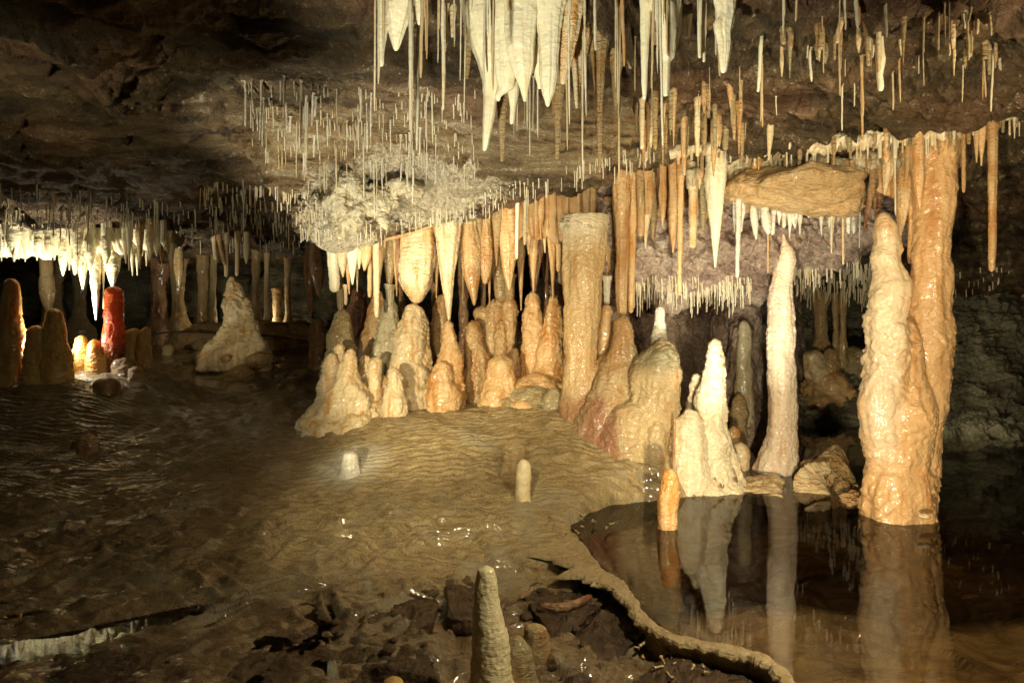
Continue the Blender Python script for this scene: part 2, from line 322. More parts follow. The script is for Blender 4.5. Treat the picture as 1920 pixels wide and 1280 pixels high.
# ceiling material: rock with a frosted calcite crust grown over its low central part
q = NT('ceiling_rock_with_calcite_crust')
g = q.n('ShaderNodeNewGeometry'); m = q.n('ShaderNodeMapping'); q.l(g.outputs['Position'], m.inputs['Vector'])
m.inputs['Scale'].default_value = (0.5, 2.6, 4.5); m.inputs['Rotation'].default_value = (0, 0.1, -0.22)
sv = m.outputs['Vector']; iso = scaled_pos(q, 1, 1, 1)
n1 = ntex(q, sv, 2.2, 7, 0.62, 0.4); n2 = ntex(q, iso, 1.1, 4, 0.5); n3 = ntex(q, iso, 34, 5, 0.72)
c1 = ramp(q, n1, [(0.33, (0.034, 0.025, 0.012, 1)), (0.48, (0.10, 0.070, 0.033, 1)), (0.58, (0.16, 0.105, 0.048, 1)), (0.72, (0.27, 0.20, 0.10, 1))])
c2 = ramp(q, n1, [(0.35, (0.08, 0.036, 0.014, 1)), (0.5, (0.17, 0.095, 0.045, 1)), (0.65, (0.28, 0.17, 0.09, 1))])
c = mixc(q, ramp(q, n2, [(0.45, (0, 0, 0, 1)), (0.62, (1, 1, 1, 1))]), c1, c2)
sep = q.n('ShaderNodeSeparateXYZ'); q.l(g.outputs['Position'], sep.inputs[0])
def gauss(cx, cy, rx, ry):
    vs = q.n('ShaderNodeVectorMath', operation='SUBTRACT'); q.l(g.outputs['Position'], vs.inputs[0]); vs.inputs[1].default_value = (cx, cy, 0)
    vm = q.n('ShaderNodeVectorMath', operation='MULTIPLY'); q.l(vs.outputs[0], vm.inputs[0]); vm.inputs[1].default_value = (1 / rx, 1 / ry, 0)
    ln = q.n('ShaderNodeVectorMath', operation='LENGTH'); q.l(vm.outputs[0], ln.inputs[0])
    mr = q.n('ShaderNodeMapRange', interpolation_type='SMOOTHSTEP'); q.l(ln.outputs['Value'], mr.inputs[0])
    mr.inputs[1].default_value = 0.2; mr.inputs[2].default_value = 1.3; mr.inputs[3].default_value = 1; mr.inputs[4].default_value = 0
    return mr.outputs[0]
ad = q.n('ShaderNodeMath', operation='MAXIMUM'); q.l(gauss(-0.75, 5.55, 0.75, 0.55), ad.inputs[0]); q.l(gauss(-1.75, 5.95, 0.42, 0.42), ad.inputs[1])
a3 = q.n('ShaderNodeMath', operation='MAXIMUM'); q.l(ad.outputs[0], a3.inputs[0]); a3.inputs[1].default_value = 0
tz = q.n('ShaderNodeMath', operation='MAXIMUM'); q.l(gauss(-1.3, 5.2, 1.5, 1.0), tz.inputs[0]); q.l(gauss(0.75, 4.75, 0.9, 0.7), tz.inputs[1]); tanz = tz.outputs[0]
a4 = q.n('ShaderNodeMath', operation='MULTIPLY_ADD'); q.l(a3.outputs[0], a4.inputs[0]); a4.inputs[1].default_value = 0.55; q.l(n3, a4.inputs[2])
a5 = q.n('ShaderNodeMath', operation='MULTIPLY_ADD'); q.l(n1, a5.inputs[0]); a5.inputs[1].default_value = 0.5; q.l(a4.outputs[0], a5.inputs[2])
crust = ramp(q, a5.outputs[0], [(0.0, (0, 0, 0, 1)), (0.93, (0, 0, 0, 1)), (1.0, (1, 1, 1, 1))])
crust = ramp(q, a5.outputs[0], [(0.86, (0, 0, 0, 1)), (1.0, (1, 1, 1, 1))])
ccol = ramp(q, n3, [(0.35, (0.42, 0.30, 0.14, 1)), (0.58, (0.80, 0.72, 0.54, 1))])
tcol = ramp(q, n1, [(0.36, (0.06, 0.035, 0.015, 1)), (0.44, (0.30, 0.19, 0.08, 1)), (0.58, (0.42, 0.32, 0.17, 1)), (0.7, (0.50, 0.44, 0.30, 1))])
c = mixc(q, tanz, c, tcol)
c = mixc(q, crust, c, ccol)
q.l(c, q.b.inputs['Base Color'])
q.l(ramp(q, n3, [(0.35, (0.22,) * 3), (0.65, (0.6,) * 3)]), q.b.inputs['Roughness'])
nn = bumpn(q, ntex(q, sv, 5.5, 8, 0.68, 0.6), 1.0, 0.14)
nn = bumpn(q, n3, 0.9, 0.02, nn)
nn = bumpn(q, ntex(q, iso, 85, 3, .7), 0.9, 0.012, nn)
q.l(crust, q.b.inputs['Coat Weight']); q.b.inputs['Coat Roughness'].default_value = .12
q.l(nn, q.b.inputs['Normal']); q.l(nn, q.b.inputs['Coat Normal'])
M['ceiling'] = q.m
patch('cave_ceiling', ctrl, 680, 640, M['ceiling'], ceil_disp, sign=1)

# ------------------------------------------------------------------ walls
def rows(pxs, fn):
    return np.array([[P(px, py, Y) for px, (py, Y) in zip(pxs, r)] for r in fn])
def wall_disp(a, s=1.0, vert=1.0):
    def f(G):
        return a * (fbm(G * np.array([1.6, 1.6, 1.6 * vert]) * s, 6, 0.55) + 0.6 * np.abs(noise(G * np.array([4, 4, 4 * vert]) * s)))
    return f
pxs = [-1200, -600, 0, 250, 450, 650, 850, 1050, 1250, 1500, 1900]
patch('cave_wall_back', rows(pxs, [[(440, 14.2)] * 11, [(520, 13.6)] * 11, [(600, 13.4)] * 11, [(660, 12.4)] * 11, [(720, 12.0)] * 11]),
      260, 80, M['wall'], wall_disp(0.35, 0.9, 0.4), hang=False)
# purple breccia mass hanging behind the right-hand stalagmites
pxs = [1120, 1190, 1260, 1330, 1400, 1460, 1520, 1580, 1640, 1720]
bt = [552, 556, 552, 556, 560, 532, 512, 490, 470, 455]
R = [[(300, 5.75)] * 10, [(360, 5.75)] * 10]
R.append([(400 + (b - 400) * 0.3, 5.65) for b in bt]); R.append([(400 + (b - 400) * 0.7, 5.75 + 0.1 * (i > 5)) for i, b in enumerate(bt)])
R.append([(b - 6, 6.1) for b in bt]); R.append([(b + 1, 6.5) for b in bt]); R.append([(b - 25, 7.6) for b in bt]); R.append([(b - 70, 9.5) for b in bt])
patch('cave_ceiling_pendant', rows(pxs, R), 260, 240, M['purple'],
      lambda G: 0.16 * fbm(G * np.array([1.8, 1.8, 1.5]), 6, 0.58) + 0.07 * ridge(G * 3.1, 3) + 0.03 * np.abs(noise(G * 12)), sign=-1)
# shadowy wall below it, folded back on its right
pxs = [1000, 1120, 1190, 1240, 1290, 1320, 1350, 1390, 1430, 1475, 1500]
Yw = [7.6, 7.2, 7.0, 7.0, 7.2, 7.7, 7.3, 6.9, 7.2, 8.2, 9.6]
patch('cave_wall', np.array([[P(px, py, Y * k) for px, Y in zip(pxs, Yw)] for py, k in [(520, 1.06), (570, 1.03), (640, 1.0), (720, 0.99), (800, 0.97), (880, 0.95)]]),
      260, 260, M['purple'], lambda G: 0.12 * fbm(G * np.array([2.2, 2.2, 0.8]), 6, 0.6) + 0.05 * np.abs(noise(G * np.array([6, 6, 3]))), hang=False, sign=-1)
# right-hand bank and back wall of the pool chamber
pxs = [1440, 1500, 1580, 1660, 1780, 1900, 2100, 2400, 2900]
R = [[(540, 11.6)] * 4 + [(545, 9.0), (545, 8.8), (545, 8.5), (545, 8.2), (545, 8)],
     [(600, 11.4)] * 4 + [(600, 8.9), (600, 8.6), (600, 8.3), (600, 8.0), (600, 7.8)],
     [(655, 10.8)] * 4 + [(655, 8.7), (655, 8.4), (655, 8.1), (655, 7.8), (655, 7.6)],
     [(710, 9.4)] * 4 + [(720, 8.4), (720, 8.1), (720, 7.8), (720, 7.5), (720, 7.4)],
     [(760, 8.6)] * 4 + [(770, 8.1), (775, 7.8), (780, 7.5), (785, 7.2), (785, 7.2)],
     [(798, 8.0), (798, 8.0), (800, 7.95), (803, 7.8), (812, 7.5), (822, 7.2), (830, 7.0), (840, 6.7), (840, 6.7)],
     [(835, 7.9)] * 4 + [(850, 7.4), (860, 7.1), (868, 6.9), (875, 6.6), (875, 6.6)]]
patch('cave_wall_right', rows(pxs, R), 420, 260, M['wall'],
      lambda G: 0.20 * fbm(G * np.array([1.7, 1.7, 1.3]), 6, 0.62) + 0.05 * np.abs(noise(G * 5)) + 0.05 * ridge(np.stack([G[..., 0] * 1.5, G[..., 1], G[..., 2] * 6], -1), 3), hang=False, sign=-1)

# ------------------------------------------------------------------ floor
def poly_sd(poly, x, y):
    """signed distance, negative inside"""
    poly = np.asarray(poly); d2 = np.full(x.shape, 1e9); ins = np.zeros(x.shape, bool)
    for i in range(len(poly)):
        ax, ay = poly[i]; bx, by = poly[(i + 1) % len(poly)]
        ex, ey = bx - ax, by - ay; t = np.clip(((x - ax) * ex + (y - ay) * ey) / (ex * ex + ey * ey + 1e-12), 0, 1)
        d2 = np.minimum(d2, (x - ax - t * ex) ** 2 + (y - ay - t * ey) ** 2)
        c = (ay > y) != (by > y)
        ins ^= c & (x < (bx - ax) * (y - ay) / (by - ay + 1e-12) + ax)
    d = np.sqrt(d2); return np.where(ins, -d, d)
def W(px, py, z=0.0):
    Y = (CH - z) * F / (py - HZ); return ((px - 960) / F * Y, Y)
rim_px = [(1070, 985), (1098, 1022), (1125, 1060), (1165, 1088), (1190, 1120), (1215, 1155), (1262, 1185), (1330, 1203), (1400, 1215), (1440, 1228), (1480, 1262), (1530, 1310)]
rim_w = [W(*p) for p in rim_px] + [(1.42, 1.75), (1.5, 1.0), (1.5, 0.2)]
pool = rim_w + [(6, 0.2), (8, 5.5)] + [W(*p) for p in [(2300, 850), (1920, 832), (1640, 815), (1500, 800), (1405, 812), (1385, 840), (1385, 880), (1375, 915), (1290, 930), (1200, 936), (1120, 948)]]
pool_far = [W(*p) for p in [(1385, 880), (1385, 840), (1405, 812)]]
def base_z(x, y):
    zl = np.interp(y, [0, 2.4, 3.2, 4.0, 4.8, 5.5, 6.2, 7.5, 8.5, 10, 14, 30], [-.09, -.075, -.065, 0.01, .14, .27, .40, .60, .78, .92, 1.0, 1.2])
    fg = sstep(-1.2, -0.2, x) * (1 - sstep(3.1, 3.9, y))          # dry sunken floor under the rim
    zl = zl * (1 - fg) + (-0.13) * fg
    a_, b_ = W(-40, 1235, -.07), W(345, 1148, -.07); tt = np.clip(((x - a_[0]) * (b_[0] - a_[0]) + (y - a_[1]) * (b_[1] - a_[1])) / ((b_[0] - a_[0]) ** 2 + (b_[1] - a_[1]) ** 2), -2, 1)
    dd = np.hypot(x - a_[0] - tt * (b_[0] - a_[0]), y - a_[1] - tt * (b_[1] - a_[1])); zl = zl - 0.09 * np.exp(-(dd / 0.085) ** 4)
    m = np.exp(-(((x + 0.1) / 1.6) ** 4)) * sstep(4.3, 6.0, y) * (1 - sstep(6.6, 8.2, y))
    zl = zl + 0.10 * m
    zl = zl + 0.33 * np.exp(-(((x + 5.3) / 1.4) ** 4 + ((y - 6.7) / 0.95) ** 4))
    zl = zl + (-0.25 - zl) * sstep(1.3, 1.9, x) * sstep(5.0, 5.8, y)
    zl = zl + 0.16 * np.exp(-(((x + 0.15) / 1.3) ** 4)) * sstep(4.35, 5.15, y) * (1 - sstep(5.5, 6.4, y))
    m2 = np.exp(-(((x - 0.55) / 0.55) ** 2 + ((y - 5.5) / 0.75) ** 2)); zl = zl + 0.10 * m2
    # skirt of the left cream cluster
    m3 = np.exp(-(((x + 1.72) / 0.38) ** 2 + ((y - 5.95) / 0.55) ** 2)); zl = zl + 0.12 * m3
    zl = zl - 0.28 * sstep(6.9, 7.6, y) * sstep(-2.1, -1.7, x) * (1 - sstep(8.6, 9.8, y))
    return zl
def floor_z(x, y, detail=True):
    z = base_z(x, y)
    sd = poly_sd(pool, x, y)
    sd = sd + np.where(y > 3.6, 1, 0.0) * 0.07 * fbm(np.stack([x * 2.5, y * 2.5, 0 * x + 2], -1), 4) * np.exp(-(sd / 0.4) ** 2)
    if detail:
        p = np.stack([x, y, 0 * x], -1)
        # micro-gour terraces running across the slope
        wv = 0.25 * noise(p * 1.7) + 0.10 * noise(p * 5)
        big = sstep(2.6, 3.2, y) * (1 - sstep(4.1, 4.9, y)); left = 1 - 0.6 * sstep(-0.3, 0.4, x)
        s1 = (y + wv * 0.9 - 0.12 * x + 0.25 * noise(np.stack([x * 2.3, y * 2.5, 0 * x + 3], -1))) * 7.5
        r1 = 1 - np.abs(((s1) % 1.0) * 2 - 1); r1 = r1 ** 2.2
        s2 = (y + 0.11 * noise(np.stack([x * 1.3, y * 3.2, 0 * x + 5], -1)) + 0.03 * noise(np.stack([x * 5, y * 9, 0 * x], -1)) + 0.008 * noise(p * 30)) * 19
        r2 = 1 - np.abs((s2 % 1.0) * 2 - 1); r2 = r2 ** 1.6
        brk = 0.35 + 0.65 * sstep(-0.35, 0.35, noise(np.stack([x * 4.5, y * 6, 0 * x + 8], -1)))
        z = z + left * big * 0.055 * r1 * brk + (1 - 0.5 * big) * sstep(2.9, 3.6, y) * 0.020 * r2 * brk * (1 - 0.5 * sstep(6, 8, y))
        z = z + 0.03 * fbm(p * 2.1, 4) + 0.012 * fbm(p * 9, 4, 0.6)
        fg = sstep(-1.3, -0.5, x) * (1 - sstep(3.0, 3.6, y))
        pl = noise(p * 1.9 + 31) * 3.0; st = np.floor(pl) + sstep(0.40, 0.52, pl - np.floor(pl))
        z = z + fg * (0.035 * st + 0.025 * fbm(p * 5, 5, 0.65) + 0.012 * ridge(p * 12, 2))
        pool_b = -0.23 + 0.05 * fbm(p * 1.5, 5, 0.55) + 0.05 * np.floor(noise(np.stack([x * 0.9 + y * 0.5, y * 1.5 - x * .6, 0 * x], -1)) * 4) / 2
    else:
        pool_b = -0.22
    k = sstep(-0.16, 0.05, sd)
    # the dam side keeps the floor low on the outside
    return pool_b * (1 - k) + np.where(sd > -0.16, z, 0) * k
NX = 860
tx = np.linspace(-1.45, 1.7, NX)
yy = np.concatenate([[-2.5, 0.3, 0.8, 1.3, 1.7], np.geomspace(2.0, 7.2, 1000), np.linspace(7.25, 16, 90)]); NY = len(yy)
X = tx[None, :] * np.maximum(yy[:, None] * 1.0, 0) + tx[None, :] * 1.6; Yg = np.repeat(yy[:, None], NX, 1)
Z = floor_z(X, Yg)
q = NT('flowstone_floor')
iso = scaled_pos(q, 1, 1, 1); st = scaled_pos(q, 1, 3.2, 1)
n1 = ntex(q, iso, 1.1, 5); n2 = ntex(q, st, 9, 6, 0.65, 0.4); n3 = ntex(q, iso, 45, 5, 0.7)
spk = ramp(q, ntex(q, iso, 90, 3, .7), [(0.35, (.62, .62, .62, 1)), (0.62, (1.2, 1.2, 1.2, 1))])
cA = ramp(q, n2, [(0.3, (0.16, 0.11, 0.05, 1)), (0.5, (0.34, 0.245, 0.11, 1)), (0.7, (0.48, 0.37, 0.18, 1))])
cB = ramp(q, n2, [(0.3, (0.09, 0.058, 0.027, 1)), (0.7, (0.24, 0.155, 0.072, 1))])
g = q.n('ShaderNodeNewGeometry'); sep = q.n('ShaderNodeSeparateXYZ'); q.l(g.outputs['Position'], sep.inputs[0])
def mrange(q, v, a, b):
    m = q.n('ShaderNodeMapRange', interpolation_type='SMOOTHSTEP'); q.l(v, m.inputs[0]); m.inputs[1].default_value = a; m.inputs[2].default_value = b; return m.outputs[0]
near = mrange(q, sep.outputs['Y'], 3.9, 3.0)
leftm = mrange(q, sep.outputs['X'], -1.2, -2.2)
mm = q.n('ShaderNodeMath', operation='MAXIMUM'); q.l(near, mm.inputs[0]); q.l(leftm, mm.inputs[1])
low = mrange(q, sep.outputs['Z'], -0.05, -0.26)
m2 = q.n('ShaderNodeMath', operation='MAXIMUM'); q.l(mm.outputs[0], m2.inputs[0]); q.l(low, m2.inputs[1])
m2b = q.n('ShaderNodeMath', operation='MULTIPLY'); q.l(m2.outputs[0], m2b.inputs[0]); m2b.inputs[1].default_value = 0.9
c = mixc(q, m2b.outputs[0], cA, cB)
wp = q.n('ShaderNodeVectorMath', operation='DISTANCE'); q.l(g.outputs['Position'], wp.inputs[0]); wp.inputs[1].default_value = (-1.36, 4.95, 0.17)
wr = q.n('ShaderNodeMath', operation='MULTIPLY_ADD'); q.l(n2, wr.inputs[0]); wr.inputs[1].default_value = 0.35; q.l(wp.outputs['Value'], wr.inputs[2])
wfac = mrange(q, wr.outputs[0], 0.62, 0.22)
c = mixc(q, 1.0, c, spk, 'MULTIPLY')
grey = ramp(q, ntex(q, iso, 1.9, 6, .65, 1.0), [(0.52, (0, 0, 0, 1)), (0.62, (.6, .6, .6, 1))])
c = mixc(q, grey, c, (0.30, 0.26, 0.17, 1))
deep = mrange(q, sep.outputs['Z'], -0.12, -0.2)
bed = ramp(q, ntex(q, iso, 2.4, 7, .62, .8), [(0.35, (0.12, 0.07, 0.03, 1)), (0.48, (0.32, 0.20, 0.09, 1)), (0.62, (0.46, 0.32, 0.16, 1))])
c = mixc(q, deep, c, bed)
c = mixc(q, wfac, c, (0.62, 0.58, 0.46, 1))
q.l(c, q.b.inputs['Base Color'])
q.l(ramp(q, n3, [(0.35, (0.2,) * 3), (0.65, (0.55,) * 3)]), q.b.inputs['Roughness'])
nn = bumpn(q, n2, 0.7, 0.03); nn = bumpn(q, n3, 0.7, 0.012, nn); nn = bumpn(q, ntex(q, iso, 130, 2), 0.5, 0.005, nn)
q.l(nn, q.b.inputs['Normal'])
q.b.inputs['Coat Weight'].default_value = .8; q.b.inputs['Coat Roughness'].default_value = .09
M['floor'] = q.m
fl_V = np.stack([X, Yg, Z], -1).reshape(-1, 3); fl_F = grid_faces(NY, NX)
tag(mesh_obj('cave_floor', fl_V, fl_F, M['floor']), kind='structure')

# water: pool behind the dam and the shallow film at lower left
q = NT('still_water'); q.t.nodes.remove(q.b)
out = [n for n in q.t.nodes if n.type == 'OUTPUT_MATERIAL'][0]
fr = q.n('ShaderNodeFresnel'); fr.inputs['IOR'].default_value = 1.7
gl = q.n('ShaderNodeBsdfGlossy'); gl.inputs['Roughness'].default_value = 0.0
tr = q.n('ShaderNodeBsdfTransparent'); tr.inputs['Color'].default_value = (0.92, 0.86, 0.70, 1)
mx = q.n('ShaderNodeMixShader'); q.l(fr.outputs[0], mx.inputs[0]); q.l(tr.outputs[0], mx.inputs[1]); q.l(gl.outputs[0], mx.inputs[2]); q.l(mx.outputs[0], out.inputs['Surface'])
wn = bumpn(q, ntex(q, scaled_pos(q, 1, 1, 1), 3.0, 2), 0.02, 0.02)
q.l(wn, gl.inputs['Normal']); M['water'] = q.m
def polymesh(name, pts, z, mat):
    return mesh_obj(name, [(x, y, z) for x, y in pts], [list(range(len(pts)))], mat, smooth=False)
wp_ = [(x, y) for x, y in pool]
import bmesh
def fill(name, pts, z, mat):
    bm = bmesh.new(); vs = [bm.verts.new((x, y, z)) for x, y in pts]; f = bm.faces.new(vs)
    bmesh.ops.triangulate(bm, faces=[f]); me = bpy.data.meshes.new(name); bm.to_mesh(me); bm.free()
    me.materials.append(mat); o = bpy.data.objects.new(name, me); COL.objects.link(o); return o
tag(fill('pool_water', [p for p in pool[:len(rim_w) + 3]] + [W(1640, 812), W(1480, 790), W(1380, 800), W(1330, 870), W(1200, 915), W(1100, 930), W(1060, 960)], 0.0, M['water']), kind='structure')
tag(fill('shallow_water', [(-6, 0.2), (-0.55, 0.2), (-0.6, 2.2), (-0.9, 2.9), (-1.0, 3.9), (-6, 4.4)], -0.078, M['water']), kind='structure')

def bvh(V, Fc):
    return BVHTree.FromPolygons([tuple(v) for v in V], [tuple(int(i) for i in f) for f in Fc])
FLOOR = bvh(fl_V.reshape(NY, NX, 3)[::4, ::4].reshape(-1, 3), grid_faces(len(range(0, NY, 4)), len(range(0, NX, 4))))
CEILS = [bvh(V, Fc) for V, Fc in CEIL]
def ray(trees, o, d):
    best = None
    for t in trees:
        h = t.ray_cast(Vector(o), Vector(d))
        if h[0] is not None and (best is None or h[3] < best[3]): best = h
    return None if best is None else np.array(best[0])
def eye_hit(trees, px, py):
    d = np.array([(px - 960) / F, 1.0, -(py - HZ) / F]); return ray(trees, (0, 0, CH), d / np.linalg.norm(d))
# ------------------------------------------------------------------ dripstone builder
_seed = [0]
def loft_mesh(zc, cx, cy, rx, ry, nr, ns, flute=0.12, lump=0.12, ledge=0.1, fs=1.0, tip_lo=True, tip_hi=False, fine=0.02, wob=0.22):
    """rows given top to bottom (z falling); returns verts, faces of one closed, displaced drip-shaped body"""
    A = np.stack([zc, cx, cy, rx, ry], -1)
    # resample evenly by length, smooth interpolation
    L = np.concatenate([[0], np.cumsum(np.abs(np.diff(A[:, 0])) + 0.3 * np.abs(np.diff(A[:, 3])) + 1e-6)])
    t = np.linspace(0, L[-1], nr)
    B = np.stack([np.interp(t, L, A[:, k]) for k in range(5)], -1)
    k = max(1, nr // 28)
    if k > 1:
        ker = np.ones(k) / k
        for c in range(1, 5):
            pad = np.concatenate([np.full(k, B[0, c]), B[:, c], np.full(k, B[-1, c])])
            B[:, c] = np.convolve(pad, ker, 'same')[k:-k]
    R = (B[:, 3] + B[:, 4]) / 2
    wz = noise(np.stack([B[:, 0] * 3.1 / (1 + 4 * R.max()), 0 * R, 0 * R + _seed[0] * 3.3 + .5], -1)); B[:, 1] += wob * R * wz
    if tip_lo:
        d = (B[:, 0] - B[-1, 0]); rr = max(B[-1, 3], 0.35 * R[int(nr * 0.85)], 1e-3); f = np.sqrt(np.clip(1 - (1 - np.clip(d / rr, 0, 1)) ** 2, 0.0, 1)); B[:, 3] *= f; B[:, 4] *= f
    if tip_hi:
        d = (B[0, 0] - B[:, 0]); rr = max(B[0, 3], 0.35 * R[int(nr * 0.15)], 1e-3); f = np.sqrt(np.clip(1 - (1 - np.clip(d / rr, 0, 1)) ** 2, 0.0, 1)); B[:, 3] *= f; B[:, 4] *= f
    a = np.linspace(0, 2 * np.pi, ns, endpoint=False)
    ca, sa = np.cos(a)[None, :], np.sin(a)[None, :]
    z = np.repeat(B[:, 0:1], ns, 1); _seed[0] += 1; sd = _seed[0] * 7.77
    rm = np.maximum(R, 0.01)[:, None]; s = 1.0 / (0.35 * np.max(R) + 0.06) * fs
    body = np.stack([B[:, 1:2] + B[:, 3:4] * ca, B[:, 2:3] + B[:, 4:5] * sa, z], -1)
    n_l = 1.25 * fbm(body * s * 0.62 + sd, 5, 0.55)
    n_f = noise(np.stack([ca * 2.4 + 0 * z, sa * 2.4 + 0 * z, z * s * 0.12 + sd], -1)) + 0.6 * noise(np.stack([ca * 5.5 + 0 * z, sa * 5.5 + 0 * z, z * s * 0.2 + sd + 9], -1))
    warp = n_l * 0.9 + 0.5 * noise(np.stack([ca * 1.2 + 0 * z, sa * 1.2 + 0 * z, z * s * 0.6 + sd + 3], -1))
    sl = z * s * 1.1 + warp * 1.7; fr = sl - np.floor(sl)
    n_g = (sstep(0, 0.14, fr) * (1 - fr) ** 1.3 - 0.4) * 1.8 * (0.35 + 0.65 * sstep(-0.25, 0.3, noise(body * s * 0.7 + sd + 40)))
    d = 1 + flute * n_f + lump * n_l + ledge * n_g + fine * fbm(body * s * 5 + sd, 3, 0.6) * 2
    V = np.stack([B[:, 1:2] + B[:, 3:4] * ca * d, B[:, 2:3] + B[:, 4:5] * sa * d, z + rm * 0.12 * n_l * (0 if not (tip_lo or tip_hi) else 1)], -1).reshape(-1, 3)
    Fc = grid_faces(nr, ns, wrap=True).tolist()
    n = len(V)
    V = np.concatenate([V, [[B[0, 1], B[0, 2], B[0, 0] + 0.001], [B[-1, 1], B[-1, 2], B[-1, 0] - 0.001]]])
    Fc += [[n, (j + 1) % ns, j] for j in range(ns)] + [[n + 1, (nr - 1) * ns + j, (nr - 1) * ns + (j + 1) % ns] for j in range(ns)]
    Fc = [f[::-1] for f in Fc]
    return V, Fc
def form(name, rowspx, Y, mat, label=None, cat=None, group=None, dr=0.85, nr=90, ns=40, base_ext=0.0, top_ext=0.0, parent=None, dY=0.0, **kw):
    """rowspx: (py, cx, width) from top to bottom, in photo pixels at depth Y"""
    r = sorted(rowspx); zc, cx, cy, rx, ry = [], [], [], [], []
    for i, row in enumerate(r):
        py, px, wd = row[:3]; yy_ = Y + (row[3] if len(row) > 3 else 0) + dY * i / len(r)
        p = P(px, py, yy_); zc.append(p[2]); cx.append(p[0]); cy.append(p[1]); rx.append(wd / 2 / F * yy_); ry.append(wd / 2 / F * yy_ * dr)
    if top_ext > 0: zc.insert(0, zc[0] + top_ext); [l.insert(0, l[0]) for l in (cx, cy)]; rx.insert(0, rx[0] * 1.15); ry.insert(0, ry[0] * 1.15)
    if base_ext > 0: zc.append(zc[-1] - base_ext); [l.append(l[-1]) for l in (cx, cy)]; rx.append(rx[-1] * 1.1); ry.append(ry[-1] * 1.1)
    V, Fc = loft_mesh(np.array(zc), np.array(cx), np.array(cy), np.array(rx), np.array(ry), nr, ns, **kw)
    o = mesh_obj(name, V, Fc, M[mat], parent)
    if parent is None and label: tag(o, label, cat or name.replace('_', ' '), group)
    return o
def stand(rowspx, Y, mat, label, name='stalagmite', cat='stalagmite', ext=0.25, group=None, **kw):
    kw.setdefault('flute', 0.05); kw.setdefault('lump', 0.13); kw.setdefault('ledge', 0.07)
    rowspx = sorted(rowspx); l_ = rowspx[-1]; rowspx = rowspx + [(l_[0] + 3, l_[1], l_[2] * 1.12)]
    return form(name, rowspx, Y, mat, label, cat, group, tip_lo=False, tip_hi=True, base_ext=ext, **kw)
def fuse(name, parts, mat, label, cat, vox=0.014, smooth=8, flute=.010, ledge=.012, lump=.03, pop=.006, group=None, parent=None, fs=1.0):
    """several bodies grown together: voxel union, softened joins, then flowstone relief along the normals"""
    AV, AF, n = [], [], 0
    for rowspx, Y, kw in parts:
        r = sorted(rowspx); kw = dict(kw); dr = kw.pop('dr', .85); ext = kw.pop('ext', .25); text = kw.pop('text', 0)
        zc, cx, cy, rx, ry = [], [], [], [], []
        for row in r:
            y0 = Y + (row[3] if len(row) > 3 else 0); p = P(row[1], row[0], y0); zc.append(p[2]); cx.append(p[0]); cy.append(p[1]); rx.append(row[2] / 2 / F * y0); ry.append(row[2] / 2 / F * y0 * dr)
        if ext: zc.append(zc[-1] - ext); cx.append(cx[-1]); cy.append(cy[-1]); rx.append(rx[-1] * 1.1); ry.append(ry[-1] * 1.1)
        if text: zc.insert(0, zc[0] + text); cx.insert(0, cx[0]); cy.insert(0, cy[0]); rx.insert(0, rx[0] * 1.15); ry.insert(0, ry[0] * 1.15)
        kw.setdefault('tip_hi', True); kw.setdefault('lump', .10); kw.setdefault('flute', .06); kw.setdefault('ledge', .05)
        V, Fc = loft_mesh(np.array(zc), np.array(cx), np.array(cy), np.array(rx), np.array(ry), 70, 44, tip_lo=False, fine=0, **kw)
        AV.append(V); AF += [[i + n for i in f] for f in Fc]; n += len(V)
    tmp = mesh_obj('tmp', np.concatenate(AV), AF, M[mat])
    m = tmp.modifiers.new('r', 'REMESH'); m.mode = 'VOXEL'; m.voxel_size = vox; m.use_smooth_shade = True
    m = tmp.modifiers.new('s', 'SMOOTH'); m.factor = 0.6; m.iterations = smooth
    ev = tmp.evaluated_get(bpy.context.evaluated_depsgraph_get()); me = bpy.data.meshes.new_from_object(ev); me.name = name
    k = len(me.vertices); V = np.empty(k * 3); me.vertices.foreach_get('co', V); V = V.reshape(-1, 3); N = np.empty(k * 3); me.vertices.foreach_get('normal', N); N = N.reshape(-1, 3)
    bpy.data.objects.remove(tmp)
    _seed[0] += 1; sd = _seed[0] * 3.7; side = np.clip(1.2 - np.abs(N[:, 2:3]) * 1.2, 0, 1)[:, 0]
    w_ = fbm(V * 4.0 * fs + sd, 4, .55); sl = V[:, 2] * 11 * fs + w_ * 1.5; fr = sl - np.floor(sl)
    d = lump * w_ + ledge * 2 * side * (sstep(0, .16, fr) * (1 - fr) ** 1.3 - .35) * sstep(-.3, .35, noise(V * 3.1 * fs + sd + 9))
    d = d + flute * side * (noise(V * np.array([17, 17, 2.2]) * fs + sd) + .6 * noise(V * np.array([40, 40, 5]) * fs + sd))
    d = d + pop * (np.abs(noise(V * 26 * fs + sd)) * 2 + noise(V * 60))
    V = V + N * d[:, None]; me.vertices.foreach_set('co', V.ravel()); me.update()
    me.materials.clear(); me.materials.append(M[mat]); me.polygons.foreach_set('use_smooth', [True] * len(me.polygons))
    o = bpy.data.objects.new(name, me); COL.objects.link(o)
    if parent is not None: o.parent = parent
    else: tag(o, label, cat, group)
    return o
def ceil_at(x, y, z0):
    h = ray(CEILS, (x, y, z0), (0, 0, 1)); return None if h is None else h[2]
